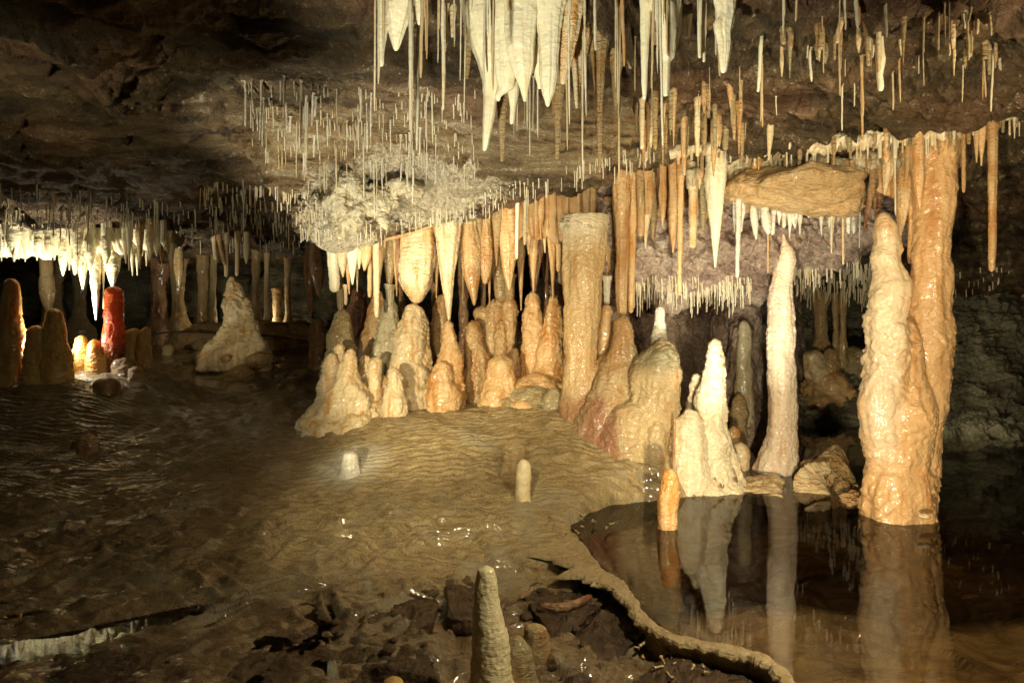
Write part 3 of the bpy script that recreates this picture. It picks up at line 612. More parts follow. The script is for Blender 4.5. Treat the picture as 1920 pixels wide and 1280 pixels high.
def hang(pxt, pyt, pxb, pyb, wt, prof='cone', Y=6.3, mat='cream', label='', wb=None, group=None, name='stalactite', cat='stalactite', ext=None, **kw):
    H = pyb - pyt
    if prof == 'cone': T = [(0, 1.0), (.12, .9), (.3, .72), (.5, .52), (.7, .34), (.88, .18), (1, .08)]
    elif prof == 'carrot': T = [(0, .8), (.15, .95), (.35, 1.0), (.55, .88), (.75, .58), (.9, .3), (1, .08)]
    elif prof == 'bulge': T = [(0, .75), (.2, .95), (.45, 1.0), (.65, .93), (.8, .68), (.92, .38), (1, .2)]
    elif prof == 'rod': T = [(0, 1.25), (.06, 1.05), (.15, 1.0), (.5, .92), (.9, .8), (1, .55)]
    elif prof == 'neck': T = [(0, 1.0), (.25, .95), (.45, .7), (.65, .4), (.85, .22), (1, .12)]
    rows_ = [(pyt + H * t, pxt + (pxb - pxt) * t, max(wt * f, 2.0)) for t, f in T]
    if ext is None:
        p = P(pxt, pyt, Y); zc = ceil_at(p[0], p[1], p[2] - 0.05); ext = 0.06 if zc is None else min(1.5, max(0.02, zc - p[2] + 0.06))
        if zc is None:
            ext = 0.35
    kw.setdefault('flute', 0.10); kw.setdefault('lump', 0.06); kw.setdefault('ledge', 0.035)
    return form(name, rows_, Y, mat, label, cat, group, top_ext=ext, **kw)

# ================================================================== right-hand giant pair in the pool
Yr = 4.42
twin = tag(empty('twin_column', P(1690, 963, Yr)), 'huge glossy orange and cream double column rising from the pool at right', 'stalagmite column')
twin.location = (0, 0, 0)
fuse('column_shaft', [
 ([(284, 1752, 84), (300, 1752, 74), (345, 1751, 72), (400, 1748, 64), (440, 1745, 66), (500, 1744, 68), (570, 1741, 76), (650, 1738, 82), (720, 1733, 84), (800, 1722, 84), (880, 1714, 82), (950, 1714, 80)], Yr + 0.10, dict(tip_hi=False, text=.1, lump=.05, ledge=.02)),
 ([(396, 1658, 14), (404, 1660, 28), (430, 1662, 40), (455, 1666, 44), (482, 1658, 54), (496, 1668, 52), (515, 1672, 62), (530, 1672, 74), (570, 1664, 74), (600, 1658, 72), (620, 1662, 76), (700, 1660, 78), (760, 1658, 82), (820, 1660, 80), (866, 1662, 76), (900, 1664, 84), (950, 1666, 84)], Yr, dict(lump=.10, ledge=.11)),
 ([(600, 1702, 20), (640, 1702, 40), (700, 1704, 60), (735, 1702, 84), (775, 1700, 104), (820, 1696, 108), (850, 1692, 120), (868, 1690, 110), (890, 1688, 126), (925, 1687, 126), (958, 1688, 132)], Yr - .02, dict(lump=.08, ledge=.07, dr=.7)),
 ([(880, 1672, 30), (890, 1672, 60), (920, 1672, 76), (955, 1672, 78)], Yr - .12, dict(dr=.7, lump=.1))],
 'twin', None, None, vox=.010, smooth=5, parent=twin, ledge=.009, flute=.007, lump=.020, pop=.003, fs=.8)
form('water_rim', [(953, 1687, 138), (956, 1687, 147), (960, 1687, 148), (964, 1687, 138)], Yr - 0.05, 'cream', parent=twin, tip_lo=True, tip_hi=True, nr=14, ns=100, flute=0.04, lump=0.04, ledge=0, dr=0.9)
form('rim_plate', [(962, 1732, 40), (965, 1732, 46), (969, 1733, 46), (972, 1733, 38)], Yr - 0.34, 'cream', parent=twin, tip_lo=True, tip_hi=True, nr=10, ns=60, flute=0.1, lump=0.1, ledge=0, dr=0.7)

# ================================================================== tall white stalagmite and its neighbours
fuse('stalagmite', [([(434, 1469, 5), (448, 1469, 9), (456, 1471, 14), (464, 1473, 26), (482, 1472, 34), (520, 1468, 37), (560, 1466, 47), (600, 1466, 48), (650, 1465, 51), (720, 1467, 53), (780, 1466, 53), (815, 1464, 57), (840, 1460, 66), (862, 1455, 76), (876, 1453, 80), (890, 1455, 74)], 5.62, dict(lump=.05, ledge=.04))],
 'pink', 'tallest white and pink stalagmite, a slim tower with a needle tip standing in the pool', 'stalagmite', vox=.009, smooth=3, lump=.014, ledge=.005, flute=.004, pop=.003, fs=1.0)
fuse('stalagmite', [([(635, 1340, 12), (645, 1341, 24), (665, 1340, 31), (700, 1337, 40), (720, 1334, 46), (736, 1330, 58), (750, 1330, 60), (775, 1330, 60), (800, 1326, 70), (850, 1320, 96), (890, 1318, 118), (925, 1318, 124)], 5.15, dict(lump=.1, ledge=.1)),
 ([(765, 1292, 20), (790, 1290, 50), (830, 1288, 70), (880, 1286, 84), (930, 1284, 92)], 4.98, dict(dr=.7, lump=.12)),
 ([(800, 1352, 14), (830, 1356, 40), (870, 1360, 60), (905, 1362, 74), (925, 1362, 80)], 5.2, dict(dr=.7, lump=.12)),
 ([(885, 1330, 60), (905, 1330, 110), (925, 1330, 160)], 5.05, dict(dr=.6, lump=.1)), ([(700, 1306, 14), (740, 1302, 26), (790, 1298, 44), (830, 1294, 60)], 5.3, dict(lump=.15))],
 'pale', 'pointed cream stalagmite with a pale bulging mound for its foot, left of the white tower', 'stalagmite', vox=.011, smooth=7, lump=.022, ledge=.010, flute=.006)

# ================================================================== middle mass round the big column
col0 = fuse('column', [([(405, 1097, 84), (425, 1096, 82), (460, 1095, 78), (520, 1092, 73), (600, 1089, 65), (660, 1087, 60), (700, 1086, 60), (760, 1084, 70), (830, 1082, 90), (900, 1082, 110)], 5.42, dict(tip_hi=False, lump=.05, ledge=.015, flute=.05)), ([(425, 1128, 14), (460, 1127, 22), (500, 1122, 20), (560, 1112, 16)], 5.36, dict(lump=.1)), ([(690, 1108, 12), (720, 1106, 26), (760, 1100, 50), (820, 1098, 70), (900, 1098, 80)], 5.34, dict(lump=.12))],
     'colm', 'broad tan column with a broken frosted collar at its top, left of the middle', 'column', vox=.011, smooth=4, lump=.012, ledge=.004, flute=.009, pop=.004)
# frosted collar of the broken column top
form('collar', [(398, 1096, 70), (402, 1096, 86), (410, 1096, 92), (420, 1096, 86), (434, 1096, 78)], 5.42, 'grey', parent=col0, tip_hi=True, tip_lo=False, nr=30, ns=110, flute=0.10, lump=0.2, ledge=0.05, fine=0.08)
stand([(570, 1137, 10), (580, 1137, 20), (610, 1136, 27), (640, 1134, 28), (660, 1131, 26), (700, 1126, 30)], 5.5, 'amber', 'small orange spindle stalagmite squeezed between the tan column and the rusty mass', nr=80)
fuse('flowstone_mass', [
 ([(590, 1166, 16), (600, 1166, 27), (625, 1167, 36), (650, 1166, 54), (690, 1156, 68), (730, 1148, 84), (770, 1134, 108), (820, 1124, 124), (870, 1116, 130), (910, 1112, 140), (940, 1112, 150)], 5.3, dict(lump=.10, ledge=.03)),
 ([(628, 1240, 14), (636, 1241, 30), (650, 1238, 56), (668, 1234, 80), (700, 1230, 92), (750, 1230, 94), (800, 1232, 88), (850, 1234, 76), (900, 1236, 66), (940, 1236, 60)], 5.12, dict(lump=.06, ledge=.02, dr=.8)),
 ([(752, 1188, 24), (765, 1188, 70), (800, 1180, 90), (850, 1176, 110), (900, 1174, 120), (936, 1174, 124)], 5.05, dict(lump=.08, flute=.12, dr=.6)),
 ([(790, 1232, 16), (810, 1230, 34), (850, 1228, 44), (900, 1232, 48), (938, 1234, 50)], 4.95, dict(lump=.08, flute=.1)),
 ([(690, 1196, 16), (720, 1192, 40), (770, 1190, 60), (820, 1190, 60)], 5.3, dict(lump=.1)),
 ([(850, 1120, 60), (890, 1110, 120), (915, 1100, 170), (935, 1098, 210)], 5.15, dict(dr=.6, lump=.1)),
 ([(655, 1150, 12), (670, 1128, 20), (700, 1112, 40), (740, 1100, 60), (800, 1090, 80)], 5.4, dict(lump=.1))],
 'mass', 'big fused flowstone mass, rusty left half and olive-capped right half, beside tan column', 'flowstone', vox=.013, smooth=9, lump=.028, ledge=.008, flute=.010, pop=.006)
stand([(573, 1238, 8), (580, 1238, 17), (600, 1238, 20), (618, 1237, 25), (640, 1237, 30), (670, 1237, 36)], 5.3, 'snow', 'small frosted white stalagmite perched behind the olive dome', nr=80)
stand([(878, 1255, 18), (886, 1255, 32), (910, 1254, 37), (950, 1254, 38), (975, 1253, 37), (990, 1253, 33)], 4.13, 'peach', 'little orange stalagmite standing alone in the pool water', nr=90, ns=50, flute=0.03, ledge=0.05)
form('drip_column', [(782, 1265, 4), (800, 1265, 5), (850, 1264, 5), (900, 1263, 6)], 4.80, 'amber', 'thin amber drip column on the right edge of the olive dome above the little pool stalagmite', 'drip column', nr=50, ns=12, flute=.02, lump=.1)
# knobs right of the mound
stand([(798, 1377, 14), (806, 1377, 24), (825, 1377, 25), (838, 1377, 20)], 6.0, 'amber', 'egg-sized brown knob stalagmite on the far side of the pale mound', nr=40, ext=0.1)
stand([(828, 1388, 14), (836, 1388, 28), (852, 1389, 33), (870, 1389, 34), (884, 1389, 30)], 5.7, 'cream', 'stumpy cream stalagmite at the water left of the tall white tower', nr=50)
stand([(738, 1386, 12), (750, 1386, 26), (775, 1385, 36), (798, 1384, 30)], 6.6, 'tan', 'rounded brown stalagmite in shade at the foot of the purple wall', nr=50)
stand([(600, 1395, 14), (620, 1396, 26), (680, 1394, 30), (740, 1396, 34), (800, 1396, 36)], 6.8, 'grey', 'grey shaded stalagmite leaning on the purple wall behind the cream cone', nr=80)
stand([(700, 1318, 26), (760, 1300, 40), (820, 1296, 60), (870, 1290, 60)], 5.5, 'olive', 'shaded olive flowstone buttress behind the cream stalagmite', name='flowstone_buttress', cat='flowstone', nr=80)

# ================================================================== centre row of stalagmites
G_ = [
 ('olive', 'olive-cream cone stalagmite farthest left of the centre row, thin stalactite touching its tip', [([(582,641,12),(590,642,22),(620,640,32),(650,638,42),(680,637,50),(715,637,56)], 6.5)]),
 ('cream', 'bright wet cream stalagmite cluster with round knobs at the left end of the lit mound', [([(655,657,10),(664,657,20),(690,656,34),(720,655,50),(750,656,62),(780,655,80),(795,652,92)], 5.85), ([(664,624,10),(680,622,24),(720,620,36),(760,618,44),(785,616,52)], 6.0), ([(645,637,10),(652,637,18),(668,637,20),(690,636,20)], 6.1),
   ([(725,634,16),(745,632,34),(775,630,50),(795,628,60)], 5.78), ([(735,676,12),(750,676,26),(775,678,36),(795,680,44)], 5.75), ([(765,640,60),(780,640,110),(796,640,130)], 5.8), ([(750,600,20),(770,600,50),(792,602,70)], 5.9)]),
 ('cream', 'two small round cream eggs on a grey hump beside the bright cream cluster', [([(672,703,8),(680,703,17),(692,703,20),(710,703,20)], 5.95), ([(705,712,18),(712,712,40),(735,708,60),(765,706,80)], 6.1), ([(665,685,8),(672,685,16),(690,686,22),(720,688,30)], 6.15), ([(742,690,22),(750,692,44),(768,694,66),(785,694,80)], 5.95)]),
 ('cream', 'thumb-shaped cream stub at the foot of the wide peach cone', [([(688,741,10),(694,741,20),(715,741,22),(735,741,27),(750,741,36)], 5.75)]),
 ('amber', 'brown shaded stalagmite standing behind the frosted cone', [([(545,708,10),(565,708,22),(620,704,36),(680,698,50),(720,696,54)], 6.9)]),
 ('grey', 'frosted grey-cream cone joined to the column dripping onto it', [([(558,731,14),(570,731,20),(595,732,26),(630,730,38),(660,726,48),(690,722,56),(745,718,74)], 6.5), ([(640,712,12),(670,708,26),(710,702,40),(745,698,50)], 6.4)]),
 ('cream', 'wide two-humped peach-cream stalagmite under the bulbous hanging stalactite', [([(568,776,14),(580,776,27),(610,772,40),(650,766,54),(690,762,64),(728,762,74)], 6.3), ([(585,784,14),(600,787,24),(650,790,28),(700,790,32),(728,790,36)], 6.38), ([(700,775,60),(728,775,96)], 6.3)]),
 ('amber', 'shaded orange spire directly behind the long pointed stalactite tip', [([(552,828,12),(565,828,20),(620,826,26),(680,826,30),(720,828,34)], 6.85)]),
 ('peach', 'tall peach cone with a rounded lobe on its left foot, meeting the long pointed stalactite', [([(603,841,7),(612,842,16),(635,843,25),(670,844,36),(710,846,44),(750,842,50),(790,838,52)], 6.15), ([(680,828,12),(695,828,28),(720,828,44),(760,832,52),(790,834,44)], 5.98)]),
 ('amber', 'orange leaf-shaped stalagmite right of the tall peach cone', [([(602,888,9),(612,889,21),(640,890,31),(680,893,41),(730,894,48)], 6.5)]),
 ('peach', 'fat egg-shaped orange stalagmite at the front of the lit mound', [([(667,938,14),(676,938,32),(700,938,48),(735,938,58),(765,937,58),(785,936,50)], 6.0)]),
 ('peach', 'smooth peach stalagmite fused to the two-tone olive cone with a flared foot', [([(548,998,14),(558,998,20),(590,998,28),(630,998,36),(690,1000,42),(735,1000,50)], 6.45), ([(555,1037,8),(575,1037,18),(600,1037,26),(640,1034,38),(690,1030,52),(720,1028,76),(745,1022,110)], 6.3), ([(700,1000,20),(715,1005,60),(735,1012,110),(755,1012,140)], 6.1)]),
 ('amber', 'cluster of drooping lobes like melted wax behind the fat egg-shaped stalagmite', [([(575,905,18),(590,905,26),(630,908,28),(680,912,32),(720,914,34)], 6.75), ([(562,930,18),(580,928,32),(630,926,34),(680,930,38),(720,930,40)], 6.7), ([(556,955,12),(575,954,26),(610,951,30),(650,950,26),(690,948,24),(720,948,26)], 6.62), ([(600,940,12),(630,938,20),(690,938,24),(720,938,24)], 6.55), ([(655,967,14),(680,966,26),(720,965,36)], 6.5), ([(690,930,50),(720,930,90)], 6.7)]),
 ('rust', 'dark rusty stalagmite in the shade behind the peach ones', [([(600,975,12),(630,975,30),(700,975,40),(740,975,44)], 7.0)]),
 ('rust', 'dark brown stalagmite in the black gap behind the leftmost cone', [([(540,672,14),(560,672,26),(620,674,40),(700,676,54)], 7.6)]),
 ('rust', 'dark brown stalagmite standing apart left of the centre row', [([(597,597,14),(610,597,24),(650,597,28),(670,597,30)], 8.3)]),
 ('rust', 'shaded brown stalagmite between the tan column and the rusty mass', [([(640,1062,10),(660,1062,20),(720,1064,34),(760,1064,40)], 6.4)]),
]
for mt, lb, prt in G_:
    fuse('stalagmite', [([(r_[0] - 2, r_[1], r_[2] * (1.16 if len(prt) < 4 else 1.08) + 2) for r_ in a], b, dict(lump=.13, ledge=.07, wob=.25)) for a, b in prt], mt, lb, 'stalagmite', vox=.011, smooth=5, lump=.022, ledge=.009, flute=.006, pop=.005)
fuse('flowstone_mound', [([(722, 1010, 60), (728, 1010, 110), (745, 1010, 150), (775, 1005, 190)], 5.95, dict(dr=.6, lump=.15)), ([(745, 960, 30), (760, 962, 70), (785, 960, 110)], 5.9, dict(dr=.6)), ([(728, 1040, 20), (745, 1042, 50), (790, 1042, 70)], 5.6, dict(dr=.6))],
     'olive', 'dark grey-olive flowstone swell left of the tan column base', 'flowstone mound')

# stalagmites standing apart on the floor
def on_floor(px, pyb):
    h = eye_hit([FLOOR], px, pyb); return h[1]
stand([(845,657,12),(851,657,26),(866,657,33),(880,657,38),(888,657,46)], on_floor(657, 887), 'snow', 'snow-white stub on the rippled floor in its own white patch', nr=60, ns=48, ledge=0.04)
stand([(860,981,12),(868,981,24),(890,981,30),(920,981,30),(936,982,26)], on_floor(981, 936), 'wax', 'yellowish candle stub on the slope in front of the round knob', nr=60, ns=40, ledge=0.05, flute=0.03)
stand([(829,964,20),(835,964,34),(848,963,40),(864,963,40)], on_floor(964, 868) - 0.12, 'tan', 'round brown knob behind the yellowish candle stub', nr=40, ns=40, dr=0.6)
stand([(1060,911,16),(1066,911,30),(1085,911,40),(1110,911,47),(1150,913,58),(1200,919,68),(1250,922,78),(1290,925,84),(1340,928,92)], 2.36, 'wax', 'tall waxy cream stalagmite in the foreground at the bottom edge', nr=170, ns=90, ledge=0.045, flute=0.02, lump=0.07, ext=0.15)
stand([(1268,738,22),(1275,738,36),(1300,738,44)], 2.3, 'honey', 'yellow dome tip just peeking over the bottom edge', nr=30, ns=30)
stand([(1168,1006,22),(1176,1006,40),(1195,1005,50),(1215,1004,54),(1240,1004,56)], 2.7, 'tan', 'brown rounded knob in the shade right of the waxy foreground stalagmite', nr=50, ns=40)
stand([(1190,965,20),(1215,965,56),(1250,965,80),(1300,968,90)], 2.5, 'olive', 'wide grey-brown lump against the foot of the waxy foreground stalagmite', nr=50, ns=40)
for px, pyb, wd, hh, mt, lb in [(165, 846, 36, 34, 'rust', 'round brown knob alone on the dark left floor'), (318, 664, 22, 20, 'tan', 'small tan ball right of the red stalagmite'),
    (255, 712, 30, 26, 'tan', 'brown bump on the floor in front of the red stalagmite'), (236, 700, 44, 30, 'rust', 'broad low brown bump beside the red stalagmite foot'),
    (134, 836, 14, 12, 'tan', 'tiny knob left of the lone brown knob'), (200, 730, 46, 22, 'rust', 'flattish brown bump nearest to the camera below the red stalagmite')]:
    stand([(pyb - hh, px, wd * .5), (pyb - hh * .8, px, wd * .85), (pyb - hh * .4, px, wd), (pyb, px, wd)], on_floor(px, pyb), mt, lb, nr=30, ns=30, ext=0.1)

# ================================================================== left group in front of the lamp
L_ = [
 ([(522,22,16),(532,22,24),(560,21,32),(600,22,37),(650,23,42),(700,24,46),(730,24,50)], 6.4, 'honey', 'tall backlit honey column stump at the far left'),
 ([(588,-2,10),(600,-2,16),(640,0,22),(700,0,26)], 6.35, 'honey', 'glowing honey stalagmite cut by the left edge'),
 ([(577,99,14),(584,100,26),(605,101,34),(630,103,42),(650,104,50),(700,104,60),(735,104,64)], 6.45, 'honey', 'backlit shouldered stalagmite hiding the floodlight'),
 ([(610,66,22),(618,67,32),(640,70,40),(700,75,50),(735,75,60)], 6.4, 'honey', 'rounded shoulder lobe left of the stalagmite hiding the floodlight'),
 ([(628,153,10),(634,153,20),(642,153,24),(652,153,26)], 7.0, 'honey', 'small glowing dome between the lamp and the red stalagmite'),
 ([(636,177,8),(644,180,22),(655,184,36),(664,186,40)], 6.95, 'honey', 'glowing crusty lump touching the left foot of the red stalagmite'),
 ([(616,250,22),(622,248,30),(634,246,32),(646,243,34)], 7.2, 'honey', 'slanted glowing stump right of the red stalagmite'),
 ([(613,275,12),(620,274,17),(632,270,22),(648,268,26)], 7.2, 'honey', 'bent glowing stub, right one of the two beside the red stalagmite'),
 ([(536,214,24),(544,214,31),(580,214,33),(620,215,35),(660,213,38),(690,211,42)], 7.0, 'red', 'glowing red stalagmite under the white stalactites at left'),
]
for t in L_:
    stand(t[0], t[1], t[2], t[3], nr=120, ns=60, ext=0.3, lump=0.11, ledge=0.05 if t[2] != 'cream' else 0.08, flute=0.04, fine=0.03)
fuse('stalagmite', [([(518,436,10),(526,437,20),(545,440,32),(575,442,42),(600,442,50),(625,443,62),(645,450,76),(662,452,84)], 8.3, dict(lump=.15, ledge=.1)), ([(560,462,10),(580,464,20),(610,472,30),(640,478,44),(662,480,50)], 8.25, dict(lump=.12)), ([(636,410,14),(646,408,40),(660,404,60)], 8.2, dict(lump=.12))],
     'cream', 'big lumpy cream stalagmite cone alone between the left group and the centre row', 'stalagmite', vox=.014, smooth=4, lump=.035, ledge=.02)
# dim columns and stalagmites in the far chamber
for i, (px, t, b, wd, mt, lb) in enumerate([(380, 500, 620, 20, 'tan', 'dim column in the far chamber left of the lone cream cone'), (400, 490, 610, 14, 'olive', 'slim dim column just left of the lone cream cone'),
    (480, 490, 600, 16, 'tan', 'dim column just right of the lone cream cone'), (501, 480, 600, 11, 'cream', 'thin pale column standing on the far bank'), (300, 500, 605, 34, 'rust', 'broad rusty brown column in the far dark'),
    (335, 510, 600, 26, 'tan', 'knobbly tan column in the far dark'), (100, 500, 610, 40, 'tan', 'tapered brown column behind the backlit stalagmites'), (150, 520, 600, 26, 'olive', 'knobbly dim column left of the long white stalactite'),
    (540, 500, 600, 12, 'tan', 'faint slim column near the dark gap left of the centre row'), (520, 580, 604, 14, 'tan', 'little brown stump on the far bank')]):
    form('column' if b - t > 60 else 'stalagmite', [(t - 40, px, wd * 1.5), (t, px, wd), ((t + b) / 2, px - 1, wd * .8), (b - 10, px, wd), (b + 15, px, wd * 1.8)], 10.8 + 0.1 * i, mt, lb, 'column' if b - t > 60 else 'stalagmite', tip_lo=False, tip_hi=False, nr=70, ns=30, base_ext=0.3, top_ext=0.2 if b - t > 60 else 0.0, lump=.15, flute=.1)
form('flowstone_bank', [(596, 480, 60), (602, 485, 170), (614, 485, 260), (630, 480, 330)], 10.6, 'tan', 'low flowstone bank in the far chamber behind the lone cream cone', 'flowstone mound', tip_hi=True, tip_lo=False, nr=40, ns=90, base_ext=0.3, dr=0.4, lump=0.1)
for rw, Y, mt, lb in [([(690,1545,30),(700,1545,56),(720,1548,80),(745,1552,110),(765,1555,130)], 8.9, 'amber', 'orange stained flowstone cone on the bank behind the tall white stalagmite'),
    ([(655,1528,14),(664,1526,34),(684,1530,44),(705,1538,50)], 8.9, 'cream', 'knobbly cream boulder of flowstone capping the orange cone'),
    ([(652,1556,12),(662,1558,26),(684,1556,32),(702,1552,34)], 8.95, 'tan', 'rounded knob on the right of the cream cap'),
    ([(648,1600,14),(656,1600,50),(672,1602,62),(690,1602,64)], 9.6, 'olive', 'low olive dome farther back on the bank')]:
    form('flowstone_mound', rw, Y, mt, lb, 'flowstone mound', tip_hi=True, tip_lo=False, nr=60, ns=60, base_ext=.3, lump=.2, ledge=.08, flute=.08)
for px, t_, b_, w_, lb in [(1566, 570, 660, 12, 'thin column in the pool chamber, left of the darker one'), (1580, 570, 655, 14, 'darker thin column in the pool chamber'), (1538, 585, 655, 26, 'thick knobbly column in the pool chamber beside the black gap')]:
    form('column', [(t_ - 40, px, w_ * 1.3), (t_, px, w_), ((t_ + b_) / 2, px + 1, w_ * .8), (b_ + 10, px, w_ * 1.3)], 9.3, 'tan', lb, 'column', tip_lo=False, nr=60, ns=30, base_ext=.2, top_ext=.2, lump=.2, flute=.1)
# ================================================================== flowstone curtains (fluted sheets the stalactites grow from)
def curtain(name, path, mat, label, nu=220, nv=46, flute=0.03, scal=0.06, thick=0.12, freq=14, group=None):
    """path: (px, py_top, py_bottom, Y); a closed fluted sheet with a scalloped lower edge"""
    A = catmull(np.array([[*P(px, t, Y), P(px, b, Y)[2]] for px, t, b, Y in path]), nu)
    v = np.linspace(0, 1, nv)[:, None]; vv = 1 - np.abs(2 * v - 1)                  # down the front, up the back
    back = (v > 0.5)
    _seed[0] += 1; sd = _seed[0] * 5.1
    L = np.concatenate([[0], np.cumsum(np.linalg.norm(np.diff(A[:, :3], axis=0), axis=1))])[None, :]
    zz = 0 * v
    fl = np.abs(noise(np.stack([L * freq + 0 * v, 0.4 * vv + 0 * L, 0 * L + zz + sd], -1))) * 1.6 + 0.7 * noise(np.stack([L * freq * 0.3 + 0 * v, 0.3 * vv + 0 * L, 0 * L + zz + sd + 4], -1))
    sc = noise(np.stack([L * freq * 0.8, 0 * L, 0 * L + sd], -1)) + 0.5 * np.abs(noise(np.stack([L * freq * 2, 0 * L, 0 * L + sd + 8], -1)))
    zt = A[None, :, 2]; zb = A[None, :, 3] + scal * sc
    z = zt + (zb - zt) * np.sin(vv * np.pi / 2) ** 1.2
    th = thick * (1 - 0.75 * vv ** 2); fl = fl + 0.8 * np.abs(noise(np.stack([L * freq * 2.3 + 0 * v, 0.8 * vv + 0 * L, 0 * L + zz + sd + 21], -1)))
    off = np.where(back, th * 0.5, -th * 0.5) * np.sqrt(np.clip(1 - vv ** 6, 0, 1))
    y = A[None, :, 1] + off - np.where(back, 0, 1) * flute * (fl - 0.4) * (0.4 + 0.6 * vv) - 0.012 * fbm(np.stack([L * 9 + 0 * v, z * 9, 0 * z + sd], -1), 4)
    V = np.stack([A[None, :, 0] + 0 * z + 0.008 * fl, y, z], -1).reshape(-1, 3)
    n = nu * nv
    o = mesh_obj(name, V, grid_faces(nv, nu), M[mat])
    return tag(o, label, 'flowstone curtain', group)
curtain('flowstone_curtain', [(-160, 425, 478, 7.1), (-60, 425, 476, 7.1), (30, 425, 484, 7.15), (110, 428, 480, 7.2), (200, 430, 478, 7.2), (270, 432, 470, 7.3), (335, 436, 464, 7.4)], 'white', 'brilliant white fluted drapery over the floodlight at far left', nu=420, scal=0.09, flute=0.06, thick=0.28, freq=7)
curtain('flowstone_curtain', [(618, 430, 462, 6.3), (660, 428, 466, 6.35), (720, 425, 458, 6.4), (780, 418, 455, 6.45), (840, 405, 450, 6.5), (900, 388, 452, 6.5), (960, 365, 450, 6.5)], 'tan', 'tan fluted curtain under the low frosted lip, left half', nu=420, scal=0.06, flute=0.035, freq=11)
curtain('flowstone_curtain', [(955, 355, 448, 6.35), (1000, 340, 450, 6.15), (1050, 325, 455, 6.0), (1100, 315, 440, 5.95), (1150, 306, 450, 5.9), (1200, 298, 425, 5.8), (1260, 285, 400, 5.7), (1330, 280, 380, 5.6)], 'amber', 'deep orange fluted curtain behind the broken top of the tan column', nu=460, scal=0.12, flute=0.09, freq=8)
curtain('flowstone_curtain', [(880, -330, 30, 2.95), (930, -330, 60, 2.95), (980, -330, 80, 2.9), (1040, -330, 90, 2.95), (1100, -330, 60, 3.05), (1160, -330, 45, 3.15), (1230, -330, 20, 3.1)], 'cream', 'pale fluted drapery joining the big white stalactites at top centre', nu=300, scal=0.09, flute=0.05, freq=14)
curtain('flowstone_curtain', [(1640, 300, 360, 4.72), (1680, 292, 372, 4.68), (1720, 288, 350, 4.66), (1760, 282, 330, 4.64), (1800, 280, 320, 4.66)], 'peach', 'orange curtain behind the head of the huge double column', nu=240, scal=0.05, flute=0.035, freq=12, thick=0.10)

# ================================================================== lit slab shelf and seam ledge on the right
fuse('flowstone_slab', [([(314, 1492, 50), (320, 1490, 120), (330, 1482, 180), (340, 1476, 226), (352, 1480, 244), (366, 1498, 228), (380, 1530, 170), (392, 1566, 96)], 5.15, dict(ext=.02, dr=1.1, tip_hi=True, lump=.06, ledge=.02)),
   ([(340, 1575, 40), (360, 1580, 64), (385, 1584, 56), (400, 1588, 40)], 4.95, dict(ext=.02, lump=.2)), ([(330, 1400, 40), (352, 1392, 60), (362, 1396, 50)], 5.0, dict(ext=.02, lump=.1)), ([(300, 1470, 90), (320, 1470, 140)], 5.35, dict(ext=.05, tip_hi=False))],
     'slab', 'big ochre slab of layered flowstone shaped like a tilted lens under the seam ledge', 'flowstone slab', vox=.010, smooth=6, lump=.014, ledge=.007, flute=0, pop=.002, fs=1.6)
def tube(name, pts, rad, mat, label=None, cat=None, nu=300, ns=28, lump=0.5, flat=0.6, kind=None, group=None):
    A = catmull(np.array(pts), nu); T = np.gradient(A, axis=0); T /= np.linalg.norm(T, axis=1)[:, None]
    up = np.array([0, 0, 1.0]); S = np.cross(T, up); S /= np.linalg.norm(S, axis=1)[:, None] + 1e-9; U = np.cross(S, T)
    r = np.interp(np.linspace(0, 1, nu), np.linspace(0, 1, len(rad)), rad)[:, None]
    a = np.linspace(0, 2 * np.pi, ns, endpoint=False)[None, :]
    B = A[:, None, :] + S[:, None, :] * (r * np.cos(a))[..., None] + U[:, None, :] * (r * flat * np.sin(a))[..., None]
    N = B - A[:, None, :]
    _seed[0] += 1
    d = lump * (0.9 * fbm(B * 5 + _seed[0], 4, 0.55) + 0.9 * np.abs(noise(B * 14 + _seed[0])))
    V = (B + N * d[..., None]).reshape(-1, 3); n = len(V)
    Fc = grid_faces(nu, ns, wrap=True).tolist(); V = np.concatenate([V, [A[0]], [A[-1]]])
    Fc += [[n, (j + 1) % ns, j] for j in range(ns)] + [[n + 1, (nu - 1) * ns + j, (nu - 1) * ns + (j + 1) % ns] for j in range(ns)]
    o = mesh_obj(name, V, Fc, M[mat])
    if label: tag(o, label, cat, group, kind)
    return o
tube('flowstone_ledge', [P(1255, 292, 5.0), P(1300, 278, 4.95), P(1360, 274, 4.9), P(1430, 276, 4.85), P(1500, 276, 4.75), P(1570, 268, 4.6), P(1640, 258, 4.5), P(1700, 252, 4.42), P(1760, 243, 4.36), P(1815, 228, 4.3), P(1870, 222, 4.25), P(1930, 208, 4.2), P(2050, 195, 4.1)],
     [.03, .045, .045, .04, .05, .06, .06, .06, .07, .09, .04, .04, .04], 'pale', 'long knobbly cream ledge running along the seam of the right ceiling', 'flowstone ledge', nu=900, ns=40, lump=1.1, flat=0.8)
tube('flowstone_ledge', [P(1285, 330, 5.2), P(1350, 318, 5.15), P(1420, 312, 5.05), P(1500, 300, 4.95), P(1580, 312, 4.85), P(1640, 300, 4.75), P(1700, 288, 4.6), P(1790, 284, 4.5)],
     [.08, .10, .09, .07, .08, .08, .07, .05], 'grey', 'second lumpy grey band just under the cream seam ledge', 'flowstone ledge', nu=500, ns=36, lump=0.9, flat=0.9)
